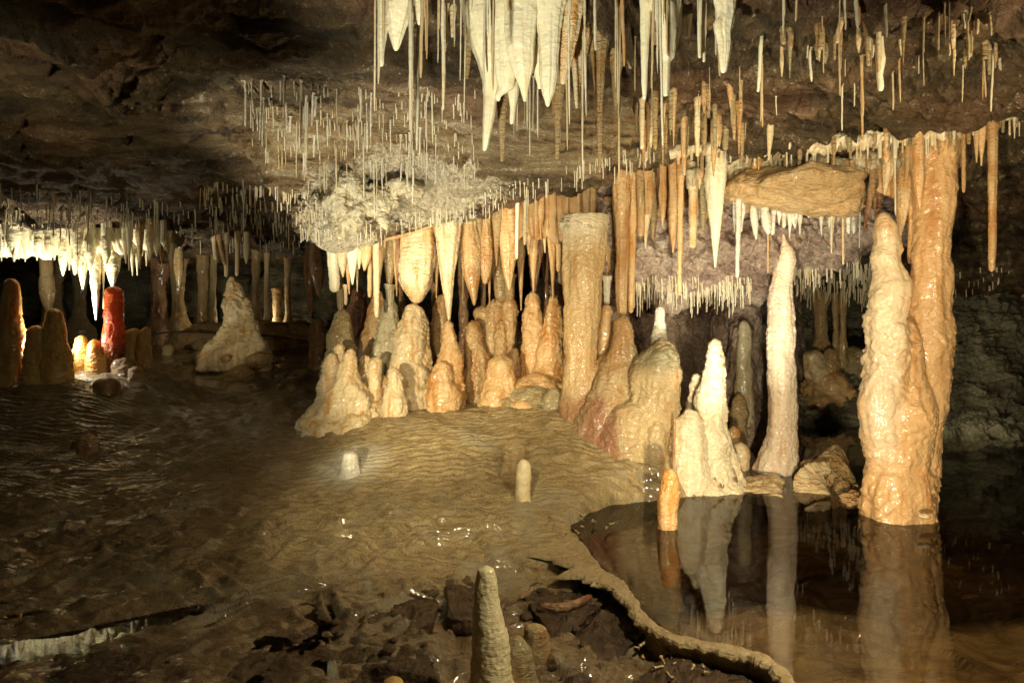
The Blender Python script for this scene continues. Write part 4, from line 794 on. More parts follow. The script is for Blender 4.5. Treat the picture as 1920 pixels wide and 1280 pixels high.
fuse('frosted_boss', [([(322, 668, 40), (340, 660, 64), (365, 655, 72), (395, 652, 70), (420, 648, 54), (436, 648, 36)], 5.6, dict(ext=.01, lump=.25, ledge=.02)), ([(345, 700, 40), (362, 710, 66), (385, 712, 56), (402, 706, 30)], 5.6, dict(ext=.01, lump=.25)),
   ([(335, 745, 40), (348, 752, 70), (362, 758, 50)], 5.6, dict(ext=.01, lump=.25)), ([(400, 715, 16), (415, 722, 12), (428, 724, 5)], 5.55, dict(ext=.01)), ([(425, 640, 20), (450, 638, 12), (470, 637, 5)], 5.6, dict(ext=.01))],
     'grey', 'lumpy pale frosted boss bulging at the low end of the lit ceiling', 'frosted boss', vox=.012, smooth=3, lump=.05, ledge=.004, flute=.004, pop=.013, fs=1.5)
tube('flowstone_ledge', [P(590, 442, 6.35), P(630, 438, 6.15), P(690, 452, 6.15), P(760, 440, 6.15), P(820, 420, 6.15), P(880, 398, 6.1), P(940, 372, 6.0)],
     [.012, .03, .035, .03, .03, .02, .015], 'amber', 'thin amber rim along the low lip above the left stalactites', 'flowstone ledge', nu=400, ns=20, lump=0.6, flat=0.5)

# ================================================================== stalactites, centre row
C_ = [
 (668, 438, 670, 548, 12, 'cone', 6.3, 'cream', 'slim cream fang hidden just right of the white wedge'),
 (742, 450, 744, 556, 15, 'cone', 6.4, 'amber', 'amber fang between the waisted stalactite and the bulbous one'),
 (820, 430, 818, 560, 16, 'cone', 6.45, 'amber', 'amber fang between the bulbous and the very long tapering stalactite'),
 (868, 430, 868, 560, 16, 'cone', 6.45, 'tan', 'tan fang between the very long tapering stalactite and the drooping leaf'),
 (918, 440, 918, 575, 14, 'cone', 6.45, 'amber', 'narrow amber fang right of the orange spindle'),
 (1000, 440, 1000, 556, 18, 'neck', 6.45, 'peach', 'peach rod meeting the smooth peach stalagmite from above'),
 (1058, 400, 1058, 560, 12, 'cone', 6.3, 'amber', 'narrow amber fang hugging the left edge of the tan column'),
 (624, 440, 627, 548, 22, 'rod', 6.25, 'white', 'white toothed stalactite at the left end of the centre row'),
 (636, 470, 639, 584, 14, 'rod', 6.5, 'olive', 'olive rod stalactite touching the leftmost cone stalagmite'),
 (641, 440, 643, 520, 20, 'carrot', 6.2, 'cream', 'short cream stalactite squeezed between the first white ones'),
 (650, 440, 655, 552, 20, 'cone', 6.25, 'peach', 'orange-cored stalactite left of the white wedge'),
 (662, 435, 661, 534, 34, 'cone', 6.18, 'white', 'bright white wedge stalactite near the left end of the centre row'),
 (674, 440, 673, 505, 24, 'cone', 6.2, 'cream', 'short cream tooth right of the white wedge'),
 (690, 445, 683, 508, 22, 'carrot', 6.2, 'peach', 'short peach tooth with amber top'),
 (648, 540, 648, 572, 7, 'rod', 6.3, 'cream', 'small bent cream rod hanging below the wedge'),
 (693, 470, 693, 558, 9, 'rod', 6.3, 'peach', 'thin peach rod left of the twinned amber carrot'),
 (705, 450, 706, 596, 12, 'rod', 6.1, 'cream', 'long straight cream straw ending in front of the brown stalagmite'),
 (711, 448, 708, 560, 26, 'cone', 6.3, 'amber', 'amber carrot stalactite behind the long straight straw'),
 (730, 455, 731, 566, 26, 'neck', 6.45, 'tan', 'waisted tan stalactite growing down into the frosted cone'),
 (731, 540, 731, 575, 15, 'rod', 6.45, 'grey', 'knotted grey neck on the frosted cone tip'),
 (746, 460, 746, 524, 9, 'carrot', 6.3, 'rust', 'tiny rust-red drop left of the bulbous stalactite'),
 (783, 440, 781, 569, 66, 'bulge', 6.35, 'cream', 'huge bulbous cream stalactite with orange streaks over the wide cone'),
 (800, 440, 795, 520, 34, 'carrot', 6.3, 'peach', 'orange lobe fused on the right of the bulbous stalactite'),
 (760, 445, 762, 515, 24, 'carrot', 6.32, 'cream', 'pale lobe fused on the left of the bulbous stalactite'),
 (838, 420, 842, 603, 50, 'cone', 6.2, 'cream', 'very long tapering cream stalactite reaching the tall peach cone'),
 (852, 420, 846, 520, 26, 'cone', 6.22, 'peach', 'orange rib on the right of the very long tapering stalactite'),
 (822, 425, 832, 500, 22, 'cone', 6.24, 'tan', 'tan rib on the left of the very long tapering stalactite'),
 (880, 420, 889, 573, 36, 'carrot', 6.3, 'amber', 'glossy orange leaf stalactite with a long drooping tip'),
 (862, 410, 858, 486, 18, 'cone', 6.35, 'tan', 'short tan icicle beside the long tapering stalactite'),
 (909, 425, 909, 533, 30, 'bulge', 6.35, 'amber', 'orange spindle stalactite with a sharp tip, right of the drooping leaf'),
 (932, 395, 931, 500, 20, 'cone', 6.25, 'tan', 'slim tan stalactite between the spindle and the thick peach rod'),
 (952, 395, 955, 545, 36, 'carrot', 6.3, 'peach', 'thick peach stalactite over the melted looking cluster'),
 (930, 470, 940, 565, 26, 'rod', 6.6, 'tan', 'tan column descending behind the thick peach stalactite'),
 (957, 520, 956, 565, 18, 'rod', 6.45, 'tan', 'short tan neck under the thick peach stalactite'),
 (976, 430, 977, 583, 20, 'cone', 6.55, 'amber', 'amber stalactite in the shade right of the thick peach one'),
 (992, 390, 991, 478, 13, 'carrot', 6.3, 'peach', 'small peach dagger above the slender peach stalagmite'),
 (1005, 370, 1004, 450, 18, 'cone', 6.2, 'tan', 'short pale dagger with a thin needle end'),
 (1014, 430, 1003, 550, 22, 'neck', 6.55, 'rust', 'dark rusty stalactite joined to the slender peach stalagmite'),
 (1020, 385, 1022, 475, 18, 'cone', 6.2, 'cream', 'cream icicle left of the rod over the two-tone cone'),
 (1035, 385, 1037, 562, 22, 'neck', 6.2, 'peach', 'long peach rod stalactite joining the two-tone cone'),
 (1048, 385, 1047, 510, 11, 'rod', 6.1, 'peach', 'thin peach rod hugging the left side of the tan column'),
 (1015, 380, 1013, 434, 12, 'carrot', 6.0, 'amber', 'stubby amber tooth under the dark ceiling lip'),
 (900, 400, 899, 470, 14, 'cone', 6.3, 'tan', 'stubby tan tooth above the spindle stalactite'),
 (970, 380, 969, 486, 7, 'rod', 6.0, 'white', 'thin chalk-white straw right of the thick peach stalactite'),
 (985, 360, 984, 460, 7, 'rod', 5.9, 'grey', 'crusty grey straw left of the small peach dagger'),
 (1146, 380, 1143, 470, 22, 'cone', 5.75, 'amber', 'amber stalactite right of the broken column top'),
 (1138, 440, 1137, 536, 16, 'carrot', 5.7, 'amber', 'amber spindle above the white plugged gap'),
 (1138, 525, 1138, 572, 13, 'rod', 5.6, 'snow', 'snow-white plug joining the spindle to its stalagmite'),
 (1166, 330, 1166, 592, 36, 'neck', 5.45, 'amber', 'long thick amber column joining the rust-streaked mass'),
 (1166, 400, 1166, 594, 24, 'rod', 5.4, 'amber', 'inner amber shaft running down onto the rust-streaked mass'),
 (1186, 420, 1183, 588, 13, 'rod', 5.45, 'peach', 'slim peach rod right of the long thick amber column'),
 (1175, 330, 1174, 440, 22, 'cone', 5.4, 'peach', 'peach cone stalactite in front of the amber column head'),
 (1203, 350, 1201, 445, 15, 'rod', 5.4, 'amber', 'ribbed amber rod, first right of the amber column'),
 (1213, 360, 1210, 468, 24, 'cone', 5.45, 'cream', 'cream tongue stalactite left of the amber pair'),
 (1219, 335, 1219, 402, 13, 'carrot', 5.35, 'amber', 'small pebbly amber dagger'),
 (1243, 340, 1242, 425, 15, 'carrot', 5.3, 'amber', 'dark amber carrot stalactite with a wet tip'),
 (1262, 350, 1262, 475, 20, 'carrot', 5.25, 'amber', 'ribbed amber stalactite in the middle of the right group'),
 (1276, 330, 1274, 555, 11, 'rod', 5.2, 'peach', 'long thin peach straw hanging over the purple rock'),
 (1300, 345, 1299, 466, 16, 'rod', 5.2, 'cream', 'ribbed cream rod left of the fat yellow carrot'),
 (1318, 335, 1318, 446, 14, 'carrot', 5.2, 'olive', 'olive icicle touching the fat yellow carrot'),
 (1341, 338, 1341, 502, 36, 'cone', 5.0, 'white', 'fat glossy yellow-white carrot stalactite right of the ribbed rods'),
 (1229, 375, 1227, 455, 14, 'cone', 5.5, 'rust', 'thin rusty icicle at the back of the right group'),
 (1385, 400, 1382, 522, 9, 'rod', 5.2, 'snow', 'thin white rod right of the fat carrot'),
 (1413, 385, 1418, 450, 14, 'carrot', 5.4, 'snow', 'lumpy white stalactite under the ochre slab'),
 (1435, 395, 1441, 440, 18, 'bulge', 5.4, 'snow', 'second lumpy white stalactite under the ochre slab'),
 (1472, 370, 1470, 428, 8, 'rod', 5.5, 'snow', 'needle stalactite above the tallest white stalagmite'),
 (1440, 420, 1440, 512, 4, 'rod', 5.4, 'amber', 'very thin amber straw in front of the purple rock shadow'),
 (1581, 400, 1581, 497, 5, 'rod', 5.1, 'cream', 'thin cream straw under the right end of the ochre slab'),
 (1560, 405, 1559, 476, 4, 'rod', 5.2, 'cream', 'short thin straw under the ochre slab'),
 # right curtain over the double column
 (1640, 330, 1617, 444, 16, 'cone', 4.75, 'rust', 'brown twisted stalactite left of the double column'),
 (1648, 350, 1642, 425, 22, 'cone', 4.8, 'rust', 'dark wet fringe stalactite left of the double column'),
 (1668, 315, 1658, 366, 24, 'cone', 4.6, 'cream', 'short cream fan stalactite left of the double column head'),
 (1696, 312, 1688, 445, 26, 'carrot', 4.62, 'cream', 'stout tan stalactite dropping behind the spire tip'),
 (1712, 330, 1706, 495, 12, 'rod', 4.6, 'peach', 'thin peach rod left of the double column shaft'),
 (1706, 295, 1700, 342, 18, 'cone', 4.5, 'peach', 'short orange tooth near the shaft head'),
 (1722, 294, 1725, 392, 20, 'carrot', 4.3, 'peach', 'ribbed orange stalactite hanging in front of the shaft head'),
 (1678, 300, 1679, 405, 4, 'rod', 4.5, 'straw', 'thin straw in front of the stout tan stalactite'),
 (1662, 290, 1661, 308, 12, 'carrot', 4.45, 'peach', 'tiny orange tooth on the second ledge'),
 (1807, 250, 1807, 362, 7, 'rod', 4.3, 'amber', 'thin amber rod just right of the double column'),
 (1832, 228, 1831, 306, 16, 'cone', 4.22, 'amber', 'wet amber stalactite below the end knob of the ledge, left of a pair'),
 (1842, 228, 1840, 312, 18, 'cone', 4.2, 'peach', 'wet orange stalactite below the end knob of the ledge, right of a pair'),
 (1855, 225, 1856, 272, 14, 'carrot', 4.2, 'amber', 'short amber drop touching the long amber rope'),
 (1862, 225, 1859, 510, 15, 'rod', 4.15, 'amber', 'long knotted amber rope stalactite at the right'),
 (1616, 330, 1601, 362, 14, 'rod', 4.8, 'rust', 'brown wrinkled stalactite at the right end of the slab'),
 (1400, 170, 1397, 262, 9, 'cone', 4.5, 'tan', 'reddish icicle on the right ceiling'),
 (1446, 185, 1441, 302, 14, 'carrot', 4.5, 'cream', 'amber-necked stalactite hanging above the ochre slab'),
]
for c in C_:
    px, pt, pb_x, pb, wt, prof, Y, mt, lb = c
    big = wt > 18
    hang(px, pt, pb_x, pb, wt * 1.05, prof, Y, mt, lb, ext=(0.04 if pt >= 515 or (px, pt) in ((1138, 440), (1440, 420)) else None), nr=120 if big else 70, ns=56 if big else 20, fine=0.03 if big else 0.04, lump=0.07 if wt > 9 else 0.16)

# ================================================================== big white stalactites at the top, close to the camera
TOPS = [
 (910, -120, 914, 292, 84, 2.85, 'white', 'largest glossy white stalactite at top centre with a long tail', [(-120, 905, 120), (-40, 905, 90), (0, 905, 64), (40, 908, 60), (80, 914, 54), (110, 920, 46), (150, 921, 28), (185, 918, 20), (230, 914, 15), (270, 910, 10), (284, 908, 5)]),
 (948, 0, 0, 0, 0, 2.8, 'white', 'knobbly white stalactite in front of the largest one', [(-60, 945, 60), (60, 945, 36), (110, 946, 32), (140, 948, 30), (165, 950, 24), (180, 934, 10, -.01), (191, 935, 5)]),
 (985, 0, 0, 0, 0, 2.75, 'white', 'pointed white stalactite right of the largest one', [(-60, 978, 80), (0, 978, 56), (50, 976, 48), (90, 978, 44), (130, 982, 32), (160, 984, 16), (182, 984, 8), (192, 984, 4)]),
 (963, 0, 0, 0, 0, 2.9, 'white', 'slender white tail between the two pointed white stalactites', [(-40, 965, 34), (100, 963, 26), (170, 963, 16), (200, 962, 10), (225, 960, 8), (234, 959, 4)]),
 (1028, 0, 0, 0, 0, 2.75, 'white', 'white spearhead stalactite, third of the big glossy ones', [(-60, 1030, 66), (60, 1030, 36), (100, 1029, 30), (140, 1029, 28), (170, 1028, 20), (190, 1027, 10), (201, 1027, 5)]),
 (1010, 0, 0, 0, 0, 2.85, 'white', 'short white tooth left of the spearhead', [(-60, 1008, 50), (80, 1006, 30), (120, 1008, 24), (150, 1011, 12), (168, 1012, 5)]),
 (1062, 0, 0, 0, 0, 2.8, 'cream', 'cream-tipped stalactite right of the spearhead', [(-60, 1068, 60), (30, 1068, 40), (70, 1066, 30), (110, 1062, 22), (150, 1057, 12), (160, 1056, 5)]),
 (742, 0, 0, 0, 0, 2.7, 'white', 'white wedge stalactite at the left of the top group', [(-80, 743, 60), (0, 743, 46), (30, 743, 40), (60, 742, 26), (85, 742, 13), (96, 742, 6)]),
 (716, 0, 0, 0, 0, 2.7, 'white', 'blunt white finger stalactite left of the white wedge', [(-80, 716, 24), (0, 717, 16), (60, 717, 14), (100, 714, 12), (120, 714, 10), (126, 714, 6)]),
 (786, 0, 0, 0, 0, 2.75, 'white', 'small white icicle right of the white wedge', [(-80, 786, 30), (0, 786, 20), (30, 787, 14), (48, 786, 5)]),
 (1252, 0, 0, 0, 0, 2.6, 'white', 'thick white stalactite at top right of centre', [(-80, 1246, 60), (0, 1248, 46), (40, 1252, 32), (80, 1252, 24), (110, 1252, 18), (114, 1250, 12), (160, 1249, 11), (182, 1248, 8)]),
 (1270, 0, 0, 0, 0, 2.65, 'white', 'white dagger touching the right of the thick white stalactite', [(-80, 1266, 40), (0, 1266, 24), (60, 1266, 14), (98, 1265, 5)]),
 (1207, 0, 0, 0, 0, 2.65, 'white', 'straight white rod left of the thick white stalactite', [(-80, 1212, 26), (0, 1212, 18), (60, 1210, 14), (120, 1208, 12), (170, 1208, 9), (188, 1208, 5)]),
 (1357, 0, 0, 0, 0, 2.55, 'white', 'bright chunky white stalactite alone at the top right', [(-80, 1354, 34), (0, 1356, 30), (25, 1360, 26), (45, 1356, 28), (60, 1356, 24), (80, 1359, 20), (110, 1358, 14), (130, 1357, 11), (138, 1357, 7)]),
 (1649, 0, 0, 0, 0, 2.9, 'white', 'long white knotted rod stalactite in front of the right ceiling', [(-80, 1648, 14), (0, 1649, 11), (60, 1649, 10), (100, 1650, 13), (110, 1651, 14), (140, 1649, 10), (160, 1651, 11), (172, 1651, 7)]),
 (1424, 0, 0, 0, 0, 3.3, 'white', 'crooked white rod with a side hook', [(40, 1432, 6), (70, 1428, 6), (90, 1426, 7), (130, 1424, 6), (173, 1421, 5)]),
 (1580, 0, 0, 0, 0, 3.0, 'cream', 'bent cream stalactite on the right ceiling', [(-30, 1592, 12), (0, 1590, 11), (30, 1581, 10), (60, 1572, 9), (82, 1569, 5)]),
 (1310, 0, 0, 0, 0, 2.7, 'white', 'white rod pair member left of the chunky white stalactite', [(-80, 1312, 9), (0, 1312, 8), (60, 1311, 7), (110, 1312, 5)]),
 (1321, 0, 0, 0, 0, 2.75, 'white', 'thin white rod with small side spurs near the chunky white stalactite', [(-80, 1322, 8), (0, 1322, 6), (60, 1320, 9), (70, 1320, 6), (118, 1320, 4)]),
 (835, 0, 0, 0, 0, 2.9, 'cream', 'crooked cream icicle in the dark left of the largest white one', [(-80, 840, 18), (0, 838, 12), (40, 834, 9), (80, 836, 10), (99, 833, 5)]),
 (848, 0, 0, 0, 0, 2.95, 'cream', 'small cream icicle beside the crooked one', [(-80, 850, 20), (0, 850, 14), (40, 849, 9), (71, 848, 5)]),
 (945, 0, 0, 0, 0, 3.2, 'tan', 'shaded brown blade behind the knobbly white stalactite', [(0, 944, 30), (150, 945, 24), (200, 942, 14), (260, 942, 9), (304, 941, 5)]),
 (880, 0, 0, 0, 0, 3.1, 'tan', 'shaded tan icicle left of the largest white one', [(-60, 878, 26), (60, 878, 16), (120, 877, 10), (149, 876, 5)]),
 (1090, 0, 0, 0, 0, 3.1, 'cream', 'shaded cream stalactite at the right side of the big glossy ones', [(-60, 1095, 70), (40, 1092, 44), (90, 1085, 30), (130, 1083, 16), (190, 1082, 8), (204, 1082, 4)]),
 (1125, 0, 0, 0, 0, 3.2, 'tan', 'long shaded tan stalactite right of the big group', [(-60, 1125, 70), (60, 1122, 40), (120, 1124, 22), (200, 1124, 12), (290, 1125, 7), (325, 1124, 5)]),
 (1160, 0, 0, 0, 0, 3.3, 'tan', 'broad shaded tan stalactite between the big group and the straight white rod', [(-60, 1165, 80), (40, 1160, 50), (90, 1156, 30), (140, 1154, 14), (200, 1155, 6)]),
 (1185, 0, 0, 0, 0, 3.3, 'tan', 'shaded tan fang left of the straight white rod', [(-60, 1190, 60), (40, 1188, 36), (90, 1184, 20), (130, 1183, 7)]),
 (1060, 0, 0, 0, 0, 3.2, 'tan', 'dim brown blade behind the spearhead', [(-60, 1050, 60), (100, 1050, 34), (180, 1046, 20), (240, 1046, 9), (300, 1045, 6)]),
 (1330, 0, 0, 0, 0, 3.0, 'tan', 'short shaded fang just left of the chunky white stalactite', [(-60, 1332, 40), (20, 1332, 20), (56, 1331, 8)]),
 (1228, 0, 0, 0, 0, 3.0, 'tan', 'shaded tan fang between the straight white rod and the thick one', [(-60, 1228, 44), (40, 1228, 20), (86, 1226, 8)]),
 (1288, 0, 0, 0, 0, 2.9, 'white', 'small white icicle cluster member right of the thick white stalactite', [(-60, 1290, 30), (0, 1290, 16), (70, 1291, 6)]),
]
for t in TOPS:
    rw, Y = t[8], t[5]
    p = P(rw[0][1], rw[0][0], Y); zc = ceil_at(p[0], p[1], p[2] - 0.3); e = 0.05 if zc is None else max(0.03, min(1.0, zc - p[2] + 0.06))
    rw = [(r_[0], r_[1], r_[2] * (1.25 if r_[2] > 12 else 1.1)) + tuple(r_[3:]) for r_ in rw]
    form('stalactite', rw, Y, t[6], t[7], 'stalactite', top_ext=e, nr=170, ns=72 if rw[2][2] > 14 else 30, flute=0.14, lump=0.10, ledge=0.012, fine=0.012)

# ================================================================== stalactites over the floodlight at left
rnd = random.Random(3)
def left_len(px):
    return np.interp(px, [-150, 0, 40, 60, 75, 90, 120, 150, 178, 200, 215, 235, 260, 290, 320], [485, 488, 484, 498, 505, 495, 510, 520, 530, 520, 525, 512, 515, 500, 478])
LG = 'stalactites lit by the hidden floodlight'
spec = [(178, 442, 180, 600, 16, 7.15, 'bright white stalactite with the lowest tip at left, beside the red stalagmite'), (193, 445, 194, 580, 7, 7.2, 'thin pale rod between the lowest white tip and the red stalagmite'),
        (154, 445, 155, 543, 17, 7.1, 'second longest bright white stalactite at left'), (119, 445, 118, 518, 16, 7.1, 'bright white fang over the lamp, left of the second longest'),
        (320, 450, 321, 517, 12, 7.3, 'isolated fang at the right end of the bright left group'), (210, 445, 211, 540, 26, 7.2, 'fat white stalactite right above the red stalagmite')]
for px, pt, bx, pb, wt, Y, lb in spec:
    hang(px, pt, bx, pb, wt * 1.15, 'neck' if wt < 15 else 'carrot', Y, 'white', lb, nr=80, ns=30, fine=0.05, lump=.12)
k = 0
for i in range(78):
    px = -140 + 470 * (i + rnd.random()) / 78; pb = left_len(px) + rnd.uniform(-34, 6); wt = rnd.uniform(9, 22) * (1.2 if px < 60 else 1)
    if px > 215: wt *= 0.7
    Y = 7.15 + rnd.uniform(-0.25, 0.35)
    if any(abs(px - s[0]) < 5 for s in spec): continue
    lb = 'bright white stalactite among the dense fringe over the hidden floodlight at far left' if px < 215 else 'thinner cream stalactite in the fringe right of the red stalagmite'
    hang(px, 436 + rnd.uniform(0, 14), px + rnd.uniform(-1, 1), pb, wt, rnd.choice(['cone', 'carrot', 'neck', 'carrot']), Y, 'white' if px < 215 or rnd.random() < .5 else 'cream', lb, nr=50, ns=20, group=LG if px < 215 else 'stalactites right of the red stalagmite', fine=0.05, lump=.12)
for px, pt, bx, pb, wt, Y, mt, lb in [(424, 452, 424, 520, 9, 8.2, 'cream', 'pale rod ending on the lone cream cone'), (446, 452, 444, 518, 9, 8.2, 'cream', 'second pale rod standing over the lone cream cone'),
    (412, 450, 422, 498, 9, 8.0, 'amber', 'orange curved icicle left of the lone cone'), (463, 450, 462, 495, 14, 8.1, 'cream', 'pale fang right of the rods over the lone cone'), (402, 450, 405, 488, 10, 8.1, 'cream', 'pale tooth left of the orange curved icicle'),
    (592, 468, 598, 556, 26, 7.6, 'rust', 'dark brown carrot stalactite hanging alone left of the centre row'), (580, 468, 582, 600, 20, 7.9, 'rust', 'long black-brown stalactite next to the dark carrot'),
    (86, 515, 92, 592, 26, 8.8, 'tan', 'dim brown carrot stalactite behind the backlit stalagmites'), (335, 460, 336, 540, 20, 9.0, 'tan', 'dim lumpy stalactite in the far dark'), (440, 340, 442, 420, 10, 7.4, 'amber', 'small amber wedge stalactite on the left ceiling')]:
    hang(px, pt, bx, pb, wt, 'carrot' if wt > 10 else 'rod', Y, mt, lb, nr=60, ns=24, ext=0.4)
# ================================================================== small stalactites along the seam ledges and lips
def along(path, t):
    A = np.array(path, float); k = t * (len(A) - 1); i = min(int(k), len(A) - 2); return A[i] + (A[i + 1] - A[i]) * (k - i)
MERGE = []
seam = [(1262, 292, 4.95), (1360, 280, 4.86), (1440, 282, 4.82), (1500, 282, 4.7), (1570, 272, 4.56), (1640, 264, 4.45), (1700, 258, 4.38), (1760, 250, 4.32), (1815, 240, 4.25), (1870, 228, 4.2), (1925, 214, 4.15)]
seam2 = [(1285, 334, 5.12), (1350, 324, 5.05), (1420, 316, 4.97), (1500, 304, 4.88), (1580, 318, 4.78), (1640, 306, 4.68), (1700, 296, 4.52), (1790, 290, 4.45)]
for i in range(74):
    px, py, Y = along(seam, (i + rnd.random()) / 74); L = rnd.uniform(12, 42); wd = rnd.uniform(4, 9)
    o_ = hang(px, py, px, py + L, wd, rnd.choice(['rod', 'cone', 'rod']), Y + rnd.uniform(-.03, .05), rnd.choice(['cream', 'olive', 'tan', 'straw']), 'small pale drip stalactite under the knobbly cream seam ledge', nr=24, ns=10, ext=0.05, lump=.15); MERGE.append(o_)
for i in range(40):
    px, py, Y = along(seam2, (i + rnd.random()) / 40); L = rnd.uniform(14, 44); wd = rnd.uniform(7, 16)
    o_ = hang(px, py, px, py + L, wd, rnd.choice(['carrot', 'cone', 'cone']), Y + rnd.uniform(-.05, .08), rnd.choice(['grey', 'amber', 'tan', 'cream', 'peach']), 'stubby drip stalactite under the lumpy grey band of the right ceiling', nr=30, ns=14, ext=0.06, lump=.18); MERGE.append(o_)
for i in range(26):
    px = 1365 + 250 * rnd.random(); py = 372 + 30 * rnd.random() + 0.08 * (px - 1365); L = rnd.uniform(14, 60)
    o_ = hang(px, py, px + rnd.uniform(-2, 2), py + L, rnd.uniform(4, 13), rnd.choice(['carrot', 'rod', 'cone']), 5.45 + rnd.uniform(0, .12), 'snow', 'white dripstone icicle on the purple rock under the ochre slab', nr=30, ns=12, ext=0.1, lump=.2); MERGE.append(o_)
def merge_stuff(objs, name, label):
    V, Fc, mi, mats, n = [], [], [], [], 0
    for o in objs:
        me = o.data; a = np.empty(len(me.vertices) * 3); me.vertices.foreach_get('co', a); V.append(a.reshape(-1, 3)); m = me.materials[0]
        if m not in mats: mats.append(m)
        for p in me.polygons: Fc.append([v + n for v in p.vertices]); mi.append(mats.index(m))
        n += len(me.vertices); bpy.data.objects.remove(o)
    o = mesh_obj(name, np.concatenate(V), Fc, mats[0])
    for m in mats[1:]: o.data.materials.append(m)
    o.data.polygons.foreach_set('material_index', mi); return tag(o, label, 'small stalactites', None, 'stuff')
merge_stuff(MERGE, 'drip_fringe', 'dense fringe of tiny drip stalactites under the right seam ledges and the ochre slab')
for i in range(30):
    px = 1195 + 150 * rnd.random() ; py = 300 + 60 * rnd.random(); L = rnd.uniform(40, 110)
    hang(px, py, px, py + L, rnd.uniform(8, 17), rnd.choice(['carrot', 'rod', 'cone']), 5.35 + rnd.uniform(0, .3), rnd.choice(['amber', 'tan', 'peach', 'rust', 'olive']), 'ribbed amber stalactite in the crowded group between the amber column and the fat carrot', nr=50, ns=16, ext=0.3, group='crowded amber stalactites', lump=.1)

for i in range(34):
    px = 1178 + 215 * rnd.random(); h = eye_hit(CEILS, px, 175 + 85 * rnd.random() - 0.1 * (px - 1178))
    if h is None: continue
    py = HZ - (h[2] - CH) * F / h[1]; L = rnd.uniform(35, 105)
    hang(px, py + 3, px, py + L, rnd.uniform(6, 15), rnd.choice(['carrot', 'cone', 'cone', 'rod']), h[1], rnd.choice(['amber', 'tan', 'tan', 'olive', 'cream']), 'amber icicle on the brown ceiling just above the seam, right of the brow', nr=46, ns=14, ext=0.06, group='amber icicles above the seam', lump=.15)
for i in range(26):
    cx_ = rnd.choice([1545, 1560, 1610, 1640, 1705, 1790, 1860, 1480]); px = cx_ + rnd.gauss(0, 14); h = eye_hit(CEILS, px, 40 + 60 * rnd.random())
    if h is None: continue
    py = HZ - (h[2] - CH) * F / h[1]; L = rnd.uniform(20, 85)
    hang(px, py + 2, px, py + L, rnd.uniform(5, 14), rnd.choice(['carrot', 'cone', 'rod']), h[1], rnd.choice(['tan', 'cream', 'olive', 'tan']), 'small tan icicle in a cluster on the upper right ceiling', nr=40, ns=14, ext=0.06, group='icicle clusters on the upper right ceiling', lump=.15)
for i, (px, t_, b_, w_) in enumerate([(700, 470, 640, 14), (752, 460, 690, 16), (815, 470, 700, 20), (868, 450, 700, 24), (905, 460, 640, 14), (1000, 450, 640, 22), (1050, 440, 720, 26), (1022, 460, 680, 14)]):
    form('column', [(t_ - 60, px, w_ * 1.6), (t_, px, w_ * 1.1), ((t_ + b_) / 2, px + 2, w_ * .6), (b_, px, w_ * 1.2), (b_ + 40, px, w_ * 2)], 7.3 + .1 * (i % 3), 'rust', 'dark column lost in the shade behind the centre row', 'column', 'shaded columns behind the centre row', tip_lo=False, nr=90, ns=26, base_ext=.3, top_ext=.3, lump=.2, flute=.15)
# ================================================================== soda straws
def straw_mesh(name, seed, n=18, ns=9):
    r_ = random.Random(seed); V = []; 
    for i in range(n):
        t = (i / (n - 1)) ** 1.25; r = 1.0 * (2.1 if i == 0 else 1.3 if i == 1 else 1) * (1 - 0.25 * t) * (1 + r_.uniform(-.16, .16)); 
        if i == n - 1: r *= .5
        ox = 0.9 * math.sin(2.2 * t + seed) * t + r_.uniform(-.12, .12); oy = 0.7 * math.sin(1.7 * t + seed * 2) * t + r_.uniform(-.12, .12)
        for j in range(ns):
            a = 2 * math.pi * j / ns; V.append((ox + r * math.cos(a), oy + r * math.sin(a), -t))
    Fc = [f[::-1] for f in grid_faces(n, ns, wrap=True).tolist()]; Fc.append(list(range(ns))[::-1][::-1]); Fc.append([(n - 1) * ns + j for j in range(ns)][::-1])
    me = bpy.data.meshes.new(name); me.from_pydata(V, [], Fc); me.polygons.foreach_set('use_smooth', [True] * len(me.polygons)); return me, np.array(V), Fc
SM = {}
for mt in ('straw', 'straw_amber', 'snow'):
    SM[mt] = []
    for k in range(3):
        me, SV, SF = straw_mesh('soda_straw', k + 5); me.materials.append(M[mt]); SM[mt].append(me)
def straw(loc, L, r, mt, label, group):
    o = bpy.data.objects.new('soda_straw', rnd.choice(SM[mt])); COL.objects.link(o)
    o.location = loc; o.scale = (r, r, L); o.rotation_euler = (rnd.uniform(-.015, .015), rnd.uniform(-.015, .015), rnd.uniform(0, 6))
    tag(o, label, 'soda straw', group); return o
def zone(n, poly, lo, hi, r, mats, label, group, clump=True):
    xs = [p[0] for p in poly]; ys = [p[1] for p in poly]; k = 0; tries = 0
    while k < n and tries < n * 30:
        tries += 1; px, py = rnd.uniform(min(xs), max(xs)), rnd.uniform(min(ys), max(ys))
        if poly_sd(poly, np.array([px * 1.0]), np.array([py * 1.0]))[0] > 0: continue
        if clump and noise(np.array([px / 45, py / 22, len(label)])) < 0.02: continue
        h = eye_hit(CEILS, px, py)
        if h is None: continue
        L = lo + (hi * 1.15 - lo) * rnd.random() ** 1.8
        straw((h[0], h[1], h[2] + 0.015), L / F * h[1], r * rnd.choice([.6, .8, 1, 1.1, 1.5]), rnd.choice(mats), label, group); k += 1
zone(70, [(450, 140), (560, 150), (700, 175), (900, 170), (880, 250), (760, 330), (640, 330), (560, 300), (480, 240)], 30, 105, .0065, ['straw', 'snow'], 'pale soda straw hanging from the lit patch of ceiling left of the big white stalactites', 'soda straws on the lit ceiling patch')
